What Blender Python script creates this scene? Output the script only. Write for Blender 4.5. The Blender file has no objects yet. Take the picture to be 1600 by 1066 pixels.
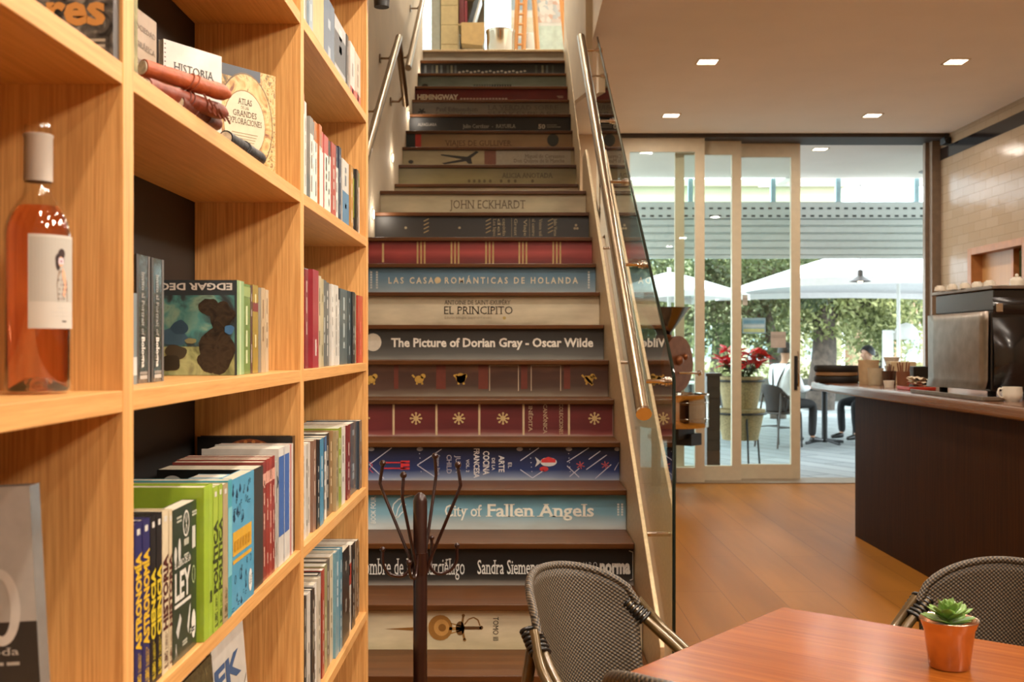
import bpy, bmesh, math, random
from mathutils import Vector, Matrix
random.seed(7)
S = bpy.context.scene
COL = S.collection
PI = math.pi

# ------------------------------------------------------------------ camera
F = 1700.0          # focal length in pixels of the 1600 x 1066 frame
CX, CY, EYE = 805.0, 540.0, 1.29
cd = bpy.data.cameras.new('camera')
cd.sensor_width = 36.0
cd.lens = F / 1600.0 * 36.0
cd.shift_x = -5.0 / 1600.0
cd.shift_y = 7.0 / 1600.0
cd.clip_start = 0.05
cd.clip_end = 300
cd.dof.use_dof = True
cd.dof.focus_distance = 2.75
cd.dof.aperture_fstop = 7.5
cam = bpy.data.objects.new('camera', cd)
cam.location = (0, 0, EYE)
cam.rotation_euler = (PI / 2, 0, 0)
COL.objects.link(cam)
S.camera = cam

# ------------------------------------------------------------------ exposure, sky, sun
S.view_settings.view_transform = 'Standard'
S.view_settings.look = 'None'
S.view_settings.exposure = 0.0
S.view_settings.gamma = 1.0
S.view_settings.use_curve_mapping = False

W = bpy.data.worlds.new('sky')
S.world = W
W.use_nodes = True
wn = W.node_tree
wn.nodes.clear()
sky = wn.nodes.new('ShaderNodeTexSky')
sky.sky_type = 'HOSEK_WILKIE'
sky.turbidity = 5.0
sky.ground_albedo = 0.5
sky.sun_direction = Vector((-0.35, 0.25, 0.9)).normalized()
hz = wn.nodes.new('ShaderNodeMixRGB')
hz.inputs[0].default_value = 0.72
hz.inputs[2].default_value = (0.80, 0.93, 0.97, 1)
bg = wn.nodes.new('ShaderNodeBackground')
bg.inputs[1].default_value = 8.5
wo = wn.nodes.new('ShaderNodeOutputWorld')
wn.links.new(sky.outputs[0], hz.inputs[1])
wn.links.new(hz.outputs[0], bg.inputs[0])
wn.links.new(bg.outputs[0], wo.inputs[0])

sun = bpy.data.lights.new('sun', 'SUN')
sun.energy = 5.0
sun.angle = math.radians(6)
sun.color = (1.0, 0.95, 0.86)
so = bpy.data.objects.new('sun', sun)
so.rotation_euler = (math.radians(38), math.radians(-22), 0)
COL.objects.link(so)

WARM = (1.0, 0.88, 0.74)
P_MAIN, P_NEAR, P_ROW = 18.0, 14.0, 26.0     # watts of the ceiling lamps: cafe, near, bookcase row


# ------------------------------------------------------------------ small helpers
def c(h, k=1.0):
    """'#rrggbb' -> linear rgba"""
    h = h.lstrip('#')
    o = []
    for i in (0, 2, 4):
        v = int(h[i:i + 2], 16) / 255.0
        o.append((v / 12.92 if v <= 0.04045 else ((v + 0.055) / 1.055) ** 2.4) * k)
    return (o[0], o[1], o[2], 1.0)


def at(px, py, d):
    """the point seen at a pixel of the photograph, d metres away"""
    return Vector(((px - CX) * d / F, d, EYE - (py - CY) * d / F))


def newmat(name):
    m = bpy.data.materials.new(name)
    m.use_nodes = True
    n = m.node_tree.nodes
    return m, n, m.node_tree.links, n['Principled BSDF']


_mc = {}


def pm(name, col, rough=0.5, metal=0.0, var=0.10, scale=18.0, bump=0.0, coat=0.0, emit=0.0, spec=None):
    """principled material with a slight procedural variation"""
    key = (name, str(col), rough, metal, var, scale, bump, coat, emit)
    if key in _mc:
        return _mc[key]
    if isinstance(col, str):
        col = c(col)
    m, n, l, b = newmat(name)
    tc = n.new('ShaderNodeTexCoord')
    no = n.new('ShaderNodeTexNoise')
    no.inputs['Scale'].default_value = scale
    no.inputs['Detail'].default_value = 4
    l.new(tc.outputs['Object'], no.inputs['Vector'])
    mr = n.new('ShaderNodeMapRange')
    mr.inputs[1].default_value = 0.3
    mr.inputs[2].default_value = 0.7
    mr.inputs[3].default_value = 1 - var
    mr.inputs[4].default_value = 1 + var
    l.new(no.outputs[0], mr.inputs[0])
    mx = n.new('ShaderNodeMixRGB')
    mx.blend_type = 'MULTIPLY'
    mx.inputs[0].default_value = 1
    mx.inputs[1].default_value = col
    l.new(mr.outputs[0], mx.inputs[2])
    l.new(mx.outputs[0], b.inputs['Base Color'])
    b.inputs['Roughness'].default_value = rough
    b.inputs['Metallic'].default_value = metal
    if spec is not None:
        b.inputs['Specular IOR Level'].default_value = spec
    if coat:
        b.inputs['Coat Weight'].default_value = coat
        b.inputs['Coat Roughness'].default_value = 0.08
    if emit:
        l.new(mx.outputs[0], b.inputs['Emission Color'])
        b.inputs['Emission Strength'].default_value = emit
    if bump:
        bp = n.new('ShaderNodeBump')
        bp.inputs['Strength'].default_value = bump
        bp.inputs['Distance'].default_value = 0.01
        l.new(no.outputs[0], bp.inputs['Height'])
        l.new(bp.outputs[0], b.inputs['Normal'])
    _mc[key] = m
    return m


def wood(name, dark, light, grain='Z', scale=1.0, rough=0.45, coat=0.0, contrast=1.0, streak=16.0, ring=7.0, spec=0.5):
    """wood with the grain running along one axis"""
    m, n, l, b = newmat(name)
    tc = n.new('ShaderNodeTexCoord')
    mp = n.new('ShaderNodeMapping')
    s = {'X': (0.03, 1, 1), 'Y': (1, 0.03, 1), 'Z': (1, 1, 0.03)}[grain]
    mp.inputs['Scale'].default_value = [v * scale for v in s]
    l.new(tc.outputs['Object'], mp.inputs[0])
    n1 = n.new('ShaderNodeTexNoise')
    n1.inputs['Scale'].default_value = 5.0
    n1.inputs['Detail'].default_value = 3
    n1.inputs['Distortion'].default_value = 0.6
    l.new(mp.outputs[0], n1.inputs['Vector'])
    # growth rings: bands of the slow noise
    ml = n.new('ShaderNodeMath')
    ml.operation = 'MULTIPLY'
    ml.inputs[1].default_value = ring
    l.new(n1.outputs[0], ml.inputs[0])
    fr = n.new('ShaderNodeMath')
    fr.operation = 'PINGPONG'
    fr.inputs[1].default_value = 0.5
    l.new(ml.outputs[0], fr.inputs[0])
    n2 = n.new('ShaderNodeTexNoise')
    n2.inputs['Scale'].default_value = streak * 6
    n2.inputs['Detail'].default_value = 5
    n2.inputs['Roughness'].default_value = 0.65
    l.new(mp.outputs[0], n2.inputs['Vector'])
    ad = n.new('ShaderNodeMath')
    ad.operation = 'MULTIPLY_ADD'
    ad.inputs[1].default_value = 0.75 * contrast
    l.new(fr.outputs[0], ad.inputs[0])
    mr = n.new('ShaderNodeMapRange')
    mr.inputs[1].default_value = 0.25
    mr.inputs[2].default_value = 0.75
    mr.inputs[3].default_value = 0.5 - 0.40 * contrast
    mr.inputs[4].default_value = 0.5 + 0.35 * contrast
    l.new(n2.outputs[0], mr.inputs[0])
    l.new(mr.outputs[0], ad.inputs[2])
    mx = n.new('ShaderNodeMixRGB')
    mx.inputs[1].default_value = c(dark) if isinstance(dark, str) else dark
    mx.inputs[2].default_value = c(light) if isinstance(light, str) else light
    mx.use_clamp = True
    cl = n.new('ShaderNodeMath')
    cl.operation = 'MULTIPLY'
    cl.use_clamp = True
    cl.inputs[1].default_value = 0.85
    l.new(ad.outputs[0], cl.inputs[0])
    l.new(cl.outputs[0], mx.inputs[0])
    l.new(mx.outputs[0], b.inputs['Base Color'])
    b.inputs['Roughness'].default_value = rough
    b.inputs['Specular IOR Level'].default_value = spec
    if coat:
        b.inputs['Coat Weight'].default_value = coat
        b.inputs['Coat Roughness'].default_value = 0.12
    bp = n.new('ShaderNodeBump')
    bp.inputs['Strength'].default_value = 0.02
    bp.inputs['Distance'].default_value = 0.002
    l.new(n2.outputs[0], bp.inputs['Height'])
    l.new(bp.outputs[0], b.inputs['Normal'])
    return m


def pane_mat(name, tint=(0.93, 0.97, 0.95, 1), ior=1.5, gloss=1.0, boost=1.6):
    """thin glass: clear, reflecting by the angle of view"""
    m, n, l, b = newmat(name)
    n.remove(b)
    fr = n.new('ShaderNodeFresnel')
    fr.inputs[0].default_value = ior
    nz = n.new('ShaderNodeTexNoise')
    nz.inputs['Scale'].default_value = 3
    ra = n.new('ShaderNodeMapRange')
    ra.inputs[3].default_value = 0.0
    ra.inputs[4].default_value = 0.012
    tr = n.new('ShaderNodeBsdfTransparent')
    tr.inputs[0].default_value = tint
    gl = n.new('ShaderNodeBsdfGlossy')
    gl.inputs[0].default_value = (gloss, gloss, gloss, 1)
    l.new(nz.outputs[0], ra.inputs[0])
    l.new(ra.outputs[0], gl.inputs['Roughness'])
    # light meets the glass once, on its way in: the far face only lets it through
    ge = n.new('ShaderNodeNewGeometry')
    iv = n.new('ShaderNodeMath')
    iv.operation = 'SUBTRACT'
    iv.inputs[0].default_value = 1.0
    l.new(ge.outputs['Backfacing'], iv.inputs[1])
    fm = n.new('ShaderNodeMath')
    fm.operation = 'MULTIPLY'
    l.new(fr.outputs[0], fm.inputs[0])
    l.new(iv.outputs[0], fm.inputs[1])
    f2 = n.new('ShaderNodeMath')
    f2.operation = 'MULTIPLY'
    f2.use_clamp = True
    f2.inputs[1].default_value = boost
    l.new(fm.outputs[0], f2.inputs[0])
    mx = n.new('ShaderNodeMixShader')
    l.new(f2.outputs[0], mx.inputs[0])
    l.new(tr.outputs[0], mx.inputs[1])
    l.new(gl.outputs[0], mx.inputs[2])
    l.new(mx.outputs[0], n['Material Output'].inputs[0])
    return m


class MB:
    """collects shapes; build() links them as one mesh object"""

    def __init__(self):
        self.v, self.f, self.mi, self.sm = [], [], [], []
        self.M = Matrix()

    def add(self, vs, fs, m=0, smooth=False):
        o = len(self.v)
        M = self.M
        self.v += [M @ Vector(p) for p in vs]
        self.f += [tuple(i + o for i in f) for f in fs]
        self.mi += [m] * len(fs)
        self.sm += [smooth] * len(fs)

    def box(self, x0, x1, y0, y1, z0, z1, m=0):
        vs = [(x, y, z) for z in (z0, z1) for y in (y0, y1) for x in (x0, x1)]
        self.add(vs, [(0, 2, 3, 1), (4, 5, 7, 6), (0, 1, 5, 4), (2, 6, 7, 3), (0, 4, 6, 2), (1, 3, 7, 5)], m)

    def quad(self, pts, m=0):
        self.add(pts, [tuple(range(len(pts)))], m)

    def prism(self, poly, axis, a, b, m=0):
        """polygon extruded along an axis: poly points are the two other coordinates in order"""
        def P(p, t):
            q = list(p)
            q.insert('XYZ'.index(axis), t)
            return q
        n = len(poly)
        ar = sum(poly[i][0] * poly[(i + 1) % n][1] - poly[(i + 1) % n][0] * poly[i][1] for i in range(n))
        if (ar < 0) != (axis == 'Y'):
            poly = poly[::-1]
        vs = [P(p, a) for p in poly] + [P(p, b) for p in poly]
        fs = [tuple(range(n))[::-1], tuple(range(n, 2 * n))]
        fs += [(i, (i + 1) % n, n + (i + 1) % n, n + i) for i in range(n)]
        self.add(vs, fs, m)

    def tube(self, path, r, m=0, n=8, caps=True, closed=False):
        pts = [Vector(p) for p in path]
        k = len(pts)
        rs = r if isinstance(r, (list, tuple)) else [r] * k
        up = Vector((0, 0, 1))
        vs = []
        prev = None
        for i in range(k):
            if closed:
                t = pts[(i + 1) % k] - pts[i - 1]
            else:
                t = pts[min(i + 1, k - 1)] - pts[max(i - 1, 0)]
            t.normalize()
            if prev is None:
                a = t.cross(up if abs(t.z) < 0.9 else Vector((1, 0, 0))).normalized()
            else:
                a = (prev - t * prev.dot(t)).normalized()
            prev = a
            b = t.cross(a)
            for j in range(n):
                q = 2 * PI * j / n
                vs.append(pts[i] + (a * math.cos(q) + b * math.sin(q)) * rs[i])
        fs = []
        for i in range(k if closed else k - 1):
            for j in range(n):
                i2 = (i + 1) % k
                fs.append((i * n + j, i * n + (j + 1) % n, i2 * n + (j + 1) % n, i2 * n + j))
        self.add(vs, fs, m, True)
        if caps and not closed:
            self.add(vs[:n], [tuple(range(n))[::-1]], m)
            self.add(vs[-n:], [tuple(range(n))], m)

    def lathe(self, prof, cen=(0, 0, 0), m=0, n=24, axis='Z', smooth=True, a0=0.0, a1=2 * PI):
        cx, cy, cz = cen
        full = abs(a1 - a0) > 6.28
        nn = n if full else n + 1
        vs = []
        for r, h in prof:
            for j in range(nn):
                q = a0 + (a1 - a0) * j / n
                x, y = r * math.cos(q), r * math.sin(q)
                p = {'Z': (x, y, h), 'Y': (x, h, y), 'X': (h, x, y)}[axis]
                vs.append((p[0] + cx, p[1] + cy, p[2] + cz))
        fs = []
        for i in range(len(prof) - 1):
            for j in range(n):
                j2 = (j + 1) % nn
                fs.append((i * nn + j, i * nn + j2, (i + 1) * nn + j2, (i + 1) * nn + j))
        self.add(vs, fs, m, smooth)

    def ball(self, cen, r, m=0, n=12, sq=(1, 1, 1)):
        k = max(6, n // 2)
        prof = [(max(1e-5, r * math.sin(PI * i / k)), -r * math.cos(PI * i / k)) for i in range(k + 1)]
        M0 = self.M
        self.M = M0 @ Matrix.Translation(cen) @ Matrix.Diagonal((sq[0], sq[1], sq[2], 1))
        self.lathe(prof, m=m, n=n)
        self.M = M0

    def disc(self, cen, u, v, r, m=0, n=24, ry=None):
        u, v, cen = Vector(u).normalized(), Vector(v).normalized(), Vector(cen)
        ry = ry or r
        self.add([cen + u * (r * math.cos(2 * PI * i / n)) + v * (ry * math.sin(2 * PI * i / n)) for i in range(n)],
                 [tuple(range(n))], m)

    def text(self, s, org, u, v, w=None, h=None, m=0, bold=0.0, serif=False, space=1.0, align='L'):
        """flat lettering: baseline starts at org, runs along u, letters stand along v; fitted to w x h"""
        vs, fs, (x0, x1, y0, y1) = glyphs(s, bold, serif, space)
        if not vs:
            return
        u, v, org = Vector(u).normalized(), Vector(v).normalized(), Vector(org)
        sw = w / (x1 - x0) if w else None
        sh = h / 0.73 if h else None
        sw = sw or sh
        sh = sh or sw
        off = 0 if align == 'L' else (-(x1 - x0) * sw / 2 if align == 'C' else -(x1 - x0) * sw)
        nn = u.cross(v)
        self.add([org + u * ((p[0] - x0) * sw + off) + v * (p[1] * sh) + nn * p[2] for p in vs], fs, m)

    def build(self, name, mats, parent=None, loc=None, bevel=0.0, sharp=40, world=False, seg=2):
        me = bpy.data.meshes.new(name)
        if loc is not None and world:
            L = Vector(loc)
            vv = [p - L for p in self.v]
        else:
            vv = self.v
        me.from_pydata([tuple(p) for p in vv], [], self.f)
        if not isinstance(mats, (list, tuple)):
            mats = [mats]
        for q in mats:
            me.materials.append(q)
        me.polygons.foreach_set('material_index', self.mi)
        me.polygons.foreach_set('use_smooth', self.sm)
        me.update()
        if any(self.sm):
            try:
                me.set_sharp_from_angle(angle=math.radians(sharp))
            except Exception:
                pass
        o = bpy.data.objects.new(name, me)
        COL.objects.link(o)
        if loc is not None:
            o.location = loc
        if parent is not None:
            o.parent = parent
            if world:
                pl = Vector(parent.location)
                o.location = (Vector(loc) if loc is not None else Vector()) - pl
        if bevel:
            bv = o.modifiers.new('bevel', 'BEVEL')
            bv.width = bevel
            bv.segments = seg
            bv.limit_method = 'ANGLE'
            bv.angle_limit = math.radians(50)
        return o


_gc = {}


def glyphs(s, bold, serif, space):
    key = (s, bold, serif, space)
    if key in _gc:
        return _gc[key]
    cu = bpy.data.curves.new('lettering', 'FONT')
    cu.body = s
    cu.resolution_u = 2
    cu.offset = bold
    cu.space_character = space
    o = bpy.data.objects.new('lettering', cu)
    me = bpy.data.meshes.new_from_object(o)
    vs = [(v.co.x, v.co.y, 0.0) for v in me.vertices]
    fs = [tuple(p.vertices) for p in me.polygons]
    if serif and vs:
        # small feet on the horizontal stem ends
        use = {}
        for f in fs:
            for i in range(len(f)):
                k = tuple(sorted((f[i], f[(i + 1) % len(f)])))
                use[k] = use.get(k, 0) + 1
        for (a, b2), q in use.items():
            if q != 1:
                continue
            A, B = vs[a], vs[b2]
            L = abs(A[0] - B[0])
            if abs(A[1] - B[1]) < 0.004 and 0.02 < L < 0.16 and (abs(A[1]) < 0.02 or A[1] > 0.4):
                x0, x1, y = min(A[0], B[0]) - 0.085, max(A[0], B[0]) + 0.085, A[1]
                t = 0.05 if abs(y) < 0.02 else -0.05
                o0 = len(vs)
                vs += [(x0, y, .0003), (x1, y, .0003), (x1, y + t, .0003), (x0, y + t, .0003)]
                fs.append((o0, o0 + 1, o0 + 2, o0 + 3) if t > 0 else (o0 + 3, o0 + 2, o0 + 1, o0))
    bpy.data.meshes.remove(me)
    bpy.data.objects.remove(o)
    bpy.data.curves.remove(cu)
    if vs:
        xs = [v[0] for v in vs]
        ys = [v[1] for v in vs]
        bb = (min(xs), max(xs), min(ys), max(ys))
    else:
        bb = (0, 1, 0, 1)
    _gc[key] = (vs, fs, bb)
    return _gc[key]


def tag(o, label=None, cat=None, group=None, kind=None):
    for k, v in (('label', label), ('category', cat), ('group', group), ('kind', kind)):
        if v:
            o[k] = v
    return o


def empty(name, loc, rz=0.0, label=None, cat=None, group=None, kind=None):
    o = bpy.data.objects.new(name, None)
    o.empty_display_size = 0.1
    o.location = loc
    o.rotation_euler = (0, 0, rz)
    COL.objects.link(o)
    return tag(o, label, cat, group, kind)


def copy_tree(o, parent=None):
    q = o.copy()
    COL.objects.link(q)
    q.parent = parent
    if parent is not None:
        q.matrix_parent_inverse = o.matrix_parent_inverse.copy()
    for ch in list(o.children):
        copy_tree(ch, q)
    return q


def smooth_path(pts, k=6):
    """Catmull-Rom through the points"""
    P = [Vector(p) for p in pts]
    P = [P[0] * 2 - P[1]] + P + [P[-1] * 2 - P[-2]]
    out = []
    for i in range(1, len(P) - 2):
        for j in range(k):
            t = j / k
            a, b, cc, d = P[i - 1], P[i], P[i + 1], P[i + 2]
            out.append(0.5 * ((2 * b) + (cc - a) * t + (2 * a - 5 * b + 4 * cc - d) * t * t + (3 * b - a - 3 * cc + d) * t ** 3))
    out.append(P[-2])
    return out


ORD = ['first', 'second', 'third', 'fourth', 'fifth', 'sixth', 'seventh', 'eighth', 'ninth', 'tenth', 'eleventh', 'twelfth',
       'thirteenth', 'fourteenth', 'fifteenth', 'sixteenth', 'seventeenth', 'eighteenth', 'nineteenth', 'twentieth',
       'twenty-first', 'twenty-second', 'twenty-third', 'twenty-fourth', 'twenty-fifth', 'twenty-sixth', 'twenty-seventh',
       'twenty-eighth', 'twenty-ninth', 'thirtieth']

# ------------------------------------------------------------------ materials
oak_v = wood('oak_upright', '#b07338', '#edb974', 'Z', 5.0, 0.42, 0.05, 0.95, 9, 10)
oak_y = wood('oak_shelf', '#b07538', '#e8b470', 'Y', 4.0, 0.42, 0.05, 0.7, 12, 8)
stair_wood = wood('stair_tread_wood', '#331c0c', '#6b4220', 'X', 2.5, 0.4, 0.0, 0.7, 8, 6, 0.2)
table_wood = wood('table_wood', '#5f2b0a', '#98561f', 'X', 2.6, 0.22, 0.0, 0.75, 5, 6, 0.06)
counter_wood = wood('counter_dark_wood', '#170b05', '#44260f', 'Z', 2.5, 0.55, 0.0, 0.9, 8, 8, 0.05)
counter_top_wood = wood('counter_top_wood', '#4f2e1b', '#85583a', 'Y', 2.0, 0.25, 0.4, 0.5, 12, 5)
door_wood = wood('pass_hatch_wood', '#a4713f', '#c99a62', 'Z', 2.0, 0.45, 0.0, 0.4, 12, 5)
ladder_wood = wood('ladder_wood', '#b9783c', '#dda263', 'Z', 3.0, 0.5, 0.0, 0.4, 12, 5)
black_back = pm('black_back_panel', '#14110f', 0.6, var=0.15)
plaster = pm('cream_plaster', '#cdb697', 0.85, var=0.03, scale=5, bump=0.02)
plaster_stair = pm('stair_wall_plaster', '#c9b79c', 0.85, var=0.04, scale=5, bump=0.02)
ceil_m = pm('ceiling_plaster', '#efe2d2', 0.9, var=0.02, scale=3)
soffit_m = pm('soffit_plaster', '#e0d6cb', 0.9, var=0.02, scale=3)
steel = pm('brushed_steel', '#c2ab88', 0.48, 0.55, var=0.12, scale=60)
steel_dark = pm('steel_rail', '#8c785f', 0.3, 1.0, var=0.10, scale=60)
chrome = pm('polished_steel', '#d6cec4', 0.08, 1.0, var=0.04)
alu = pm('champagne_aluminium', '#c9bca2', 0.5, 0.1, var=0.04)
black = pm('black_paint', '#0d0c0b', 0.45, var=0.1)
black_gloss = pm('black_gloss', '#0b0b0b', 0.2, var=0.1, coat=0.3)
rubber = pm('black_rubber', '#171514', 0.8)
white_p = pm('white_paint', '#e9e7e0', 0.5, var=0.03)
window_glass = pane_mat('window_glass')
rail_glass = pane_mat('balustrade_glass', (0.86, 0.93, 0.89, 1), 1.52)
dark_trim = pm('dark_header', '#3a3028', 0.6)


def tile_mat():
    m, n, l, b = newmat('glazed_cream_tile')
    tc = n.new('ShaderNodeTexCoord')
    sp = n.new('ShaderNodeSeparateXYZ')
    cb = n.new('ShaderNodeCombineXYZ')
    l.new(tc.outputs['Object'], sp.inputs[0])
    l.new(sp.outputs['Y'], cb.inputs['X'])
    l.new(sp.outputs['Z'], cb.inputs['Y'])
    br = n.new('ShaderNodeTexBrick')
    br.inputs['Color1'].default_value = c('#a8927a')
    br.inputs['Color2'].default_value = c('#a18a70')
    br.inputs['Mortar'].default_value = c('#8e795f')
    br.inputs['Scale'].default_value = 1.0
    br.inputs['Mortar Size'].default_value = 0.0025
    br.inputs['Mortar Smooth'].default_value = 0.2
    br.inputs['Brick Width'].default_value = 0.24
    br.inputs['Row Height'].default_value = 0.085
    l.new(cb.outputs[0], br.inputs['Vector'])
    l.new(br.outputs['Color'], b.inputs['Base Color'])
    b.inputs['Roughness'].default_value = 0.16
    b.inputs['Specular IOR Level'].default_value = 0.09
    no = n.new('ShaderNodeTexNoise')
    no.inputs['Scale'].default_value = 9
    l.new(tc.outputs['Object'], no.inputs['Vector'])
    ad = n.new('ShaderNodeMath')
    ad.operation = 'MULTIPLY_ADD'
    ad.inputs[1].default_value = -1.2
    l.new(br.outputs['Fac'], ad.inputs[0])
    l.new(no.outputs[0], ad.inputs[2])
    bp = n.new('ShaderNodeBump')
    bp.inputs['Strength'].default_value = 0.25
    bp.inputs['Distance'].default_value = 0.008
    l.new(ad.outputs[0], bp.inputs['Height'])
    l.new(bp.outputs[0], b.inputs['Normal'])
    return m


def plank_mat(name, c1, c2, mortar, width, height, ang, rough, msize=0.003, coat=0.0, off=0.5, noise=6, spec=0.5):
    m, n, l, b = newmat(name)
    tc = n.new('ShaderNodeTexCoord')
    mp = n.new('ShaderNodeMapping')
    mp.inputs['Rotation'].default_value = (0, 0, ang)
    l.new(tc.outputs['Object'], mp.inputs[0])
    br = n.new('ShaderNodeTexBrick')
    br.offset = off
    br.inputs['Color1'].default_value = c(c1)
    br.inputs['Color2'].default_value = c(c2)
    br.inputs['Mortar'].default_value = c(mortar)
    br.inputs['Scale'].default_value = 1.0
    br.inputs['Mortar Size'].default_value = msize
    br.inputs['Brick Width'].default_value = width
    br.inputs['Row Height'].default_value = height
    l.new(mp.outputs[0], br.inputs['Vector'])
    m2 = n.new('ShaderNodeMapping')
    m2.inputs['Scale'].default_value = (0.12, 1, 1)
    l.new(mp.outputs[0], m2.inputs[0])
    no = n.new('ShaderNodeTexNoise')
    no.inputs['Scale'].default_value = noise
    no.inputs['Detail'].default_value = 5
    l.new(m2.outputs[0], no.inputs['Vector'])
    mr = n.new('ShaderNodeMapRange')
    mr.inputs[1].default_value = 0.3
    mr.inputs[2].default_value = 0.7
    mr.inputs[3].default_value = 0.86
    mr.inputs[4].default_value = 1.12
    l.new(no.outputs[0], mr.inputs[0])
    mx = n.new('ShaderNodeMixRGB')
    mx.blend_type = 'MULTIPLY'
    mx.inputs[0].default_value = 1
    l.new(br.outputs['Color'], mx.inputs[1])
    l.new(mr.outputs[0], mx.inputs[2])
    l.new(mx.outputs[0], b.inputs['Base Color'])
    b.inputs['Roughness'].default_value = rough
    b.inputs['Specular IOR Level'].default_value = spec
    if coat:
        b.inputs['Coat Weight'].default_value = coat
        b.inputs['Coat Roughness'].default_value = 0.2
    return m


tile = tile_mat()
floor_m = plank_mat('oak_floor', '#955f20', '#9f6826', '#774a1a', 1.9, 0.27, math.radians(90), 0.38, 0.002, 0.0, spec=0.05)
patio_m = plank_mat('grey_patio_planks', '#7f8587', '#919697', '#434849', 1.5, 0.32, math.radians(62), 0.55, 0.012)

# ------------------------------------------------------------------ room shell


def struct(name, mb, mats, **k):
    return tag(mb.build(name, mats, **k), kind='structure')


XL, XR = -0.86, 0.45            # stair walls
YD = 10.4                       # line of the sliding doors
ZC = 3.27                       # ceiling
R, T1, T2 = 0.1743, 0.28, 0.262
# underside of each tread nosing, measured from the foot of the stairs up
ZV = [0, .190, .356, .521, .686, .853, 1.022, 1.197, 1.373, 1.552, 1.725, 1.900, 2.080, 2.251,
      2.420, 2.600, 2.778, 2.955, 3.140, 3.316, 3.490, 3.667, 3.850, 4.020]
TH = 0.022                      # tread thickness
UP = ZV[23] + TH                # upper floor


def step_y(k):
    return 3.576 + (k - 1) * T1 if k <= 13 else 7.78 + (k - 14) * T2


b = MB(); b.box(-1.0, 4.2, -2.6, YD + 0.15, -0.1, 0.0); struct('floor', b, floor_m)
b = MB(); b.box(-8, 22, YD + 0.15, 32, -0.12, -0.015); struct('floor_patio', b, patio_m)
b = MB(); b.box(0.5, 4.2, 5.6, YD, ZC, UP - 0.001); b.box(XL, 4.2, -2.6, 5.6, ZC, UP - 0.001); struct('ceiling', b, ceil_m)
b = MB(); b.box(-3.2, 7.5, YD, 12.85, ZC, UP - 0.1); struct('ceiling_terrace', b, soffit_m)
b = MB(); b.box(-3.2, 7.5, 10.17, 12.9, UP - 0.1, UP - 0.002); struct('floor_upper', b, pm('upper_floor', '#b9b2a6', 0.5))
b = MB(); b.box(-1.05, XL, -2.6, 10.14, 0, 6.6); struct('wall_left', b, plaster_stair)
b = MB(); b.box(4.05, 4.25, -2.6, 9.02 - 0.36, 0, ZC); b.box(4.05, 4.25, 9.66, YD + 0.1, 0, ZC)
b.box(4.05, 4.25, 8.66, 9.66, 2.12, ZC); b.box(4.05, 4.25, 8.66, 9.66, 0, 1.25); struct('wall_right', b, tile)
b = MB(); b.box(4.042, 4.06, -2.6, YD, 3.05, 3.16); struct('trim_2', b, pm('dark_tile_band', '#1d1a1b', 0.1, var=0.3, scale=8))
b = MB(); b.box(-1.05, 4.25, -2.8, -2.6, 0, ZC); struct('wall_behind', b, plaster)
b = MB(); b.box(XL - 0.2, 0.96, YD - 0.2, YD - 0.05, 0, ZC); struct('wall_stair_end', b, plaster)
b = MB(); b.prism([(7.05, 2.93), (8.9, 3.27), (10.14, 3.6), (10.14, 5.0), (7.05, 5.0)], 'X', 0.456, 0.5); struct('wall_stair_right', b, plaster_stair)
b = MB(); b.box(0.98, 4.05, YD - 0.25, YD + 0.16, 3.235, 3.271); struct('trim_3', b, dark_trim)
b = MB(); b.box(3.965, 4.052, YD - 0.05, YD + 0.12, 0, 3.24); b.box(3.93, 3.968, YD + 0.03, YD + 0.09, 0, 3.24); struct('trim_1', b, pm('jamb_metal', '#7d6a58', 0.4, 0.3))
# upper storey shell
b = MB(); b.box(-3.2, 4.25, -2.8, 13.0, 6.6, 6.8); struct('ceiling_upper', b, white_p)
b = MB(); b.box(-3.3, -3.2, 10.0, 13.0, UP, 6.6); b.box(-3.2, -1.05, 9.94, 10.04, UP - 0.1, 6.6); struct('wall_upper_left', b, white_p)
b = MB(); b.box(4.1, 4.25, -2.8, 13.0, UP, 6.6); struct('wall_upper_right', b, white_p)
b = MB(); b.box(-1.05, 4.25, -2.8, -2.6, UP, 6.6); struct('wall_upper_behind', b, white_p)
b = MB()
for x in (-3.2, -1.25, 0.55, 2.3, 4.06):
    b.box(x, x + 0.06, 12.84, 12.92, UP, 6.6)
b.box(-3.2, 4.1, 12.84, 12.92, UP - 0.002, UP + 0.12); b.box(-3.2, 4.1, 12.84, 12.92, 6.4, 6.6)
w4 = struct('window_1', b, white_p)
b = MB(); b.box(-3.14, 4.06, 12.875, 12.885, UP + 0.12, 6.4); b.build('pane', window_glass, w4)

# recessed ceiling lamps
lamp_on = pm('lamp_diffuser', (1.0, 0.86, 0.68, 1), 0.4, var=0.02, emit=9.0)
lamp_rim = pm('lamp_rim', '#d9c7ab', 0.6)


def downlight(x, y, watts, label, group=None, z=ZC, color=WARM):
    r = empty('downlight', (x, y, z), 0, label, 'ceiling light', group)
    f = MB()
    s = 0.064
    for q in ((-s - .012, s + .012, -s - .012, -s), (-s - .012, s + .012, s, s + .012), (-s - .012, -s, -s, s), (s, s + .012, -s, s)):
        f.box(q[0], q[1], q[2], q[3], -0.006, 0.0)
    f.build('rim', lamp_rim, r)
    d = MB(); d.box(-s, s, -s, s, -0.003, -0.0005); d.build('diffuser', lamp_on, r)
    L = bpy.data.lights.new('downlight_lamp', 'AREA')
    L.energy = watts
    L.size = 0.12
    L.color = color
    o = bpy.data.objects.new('downlight_lamp', L)
    o.location = (0, 0, -0.012)
    o.parent = r
    COL.objects.link(o)
    return r


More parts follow.
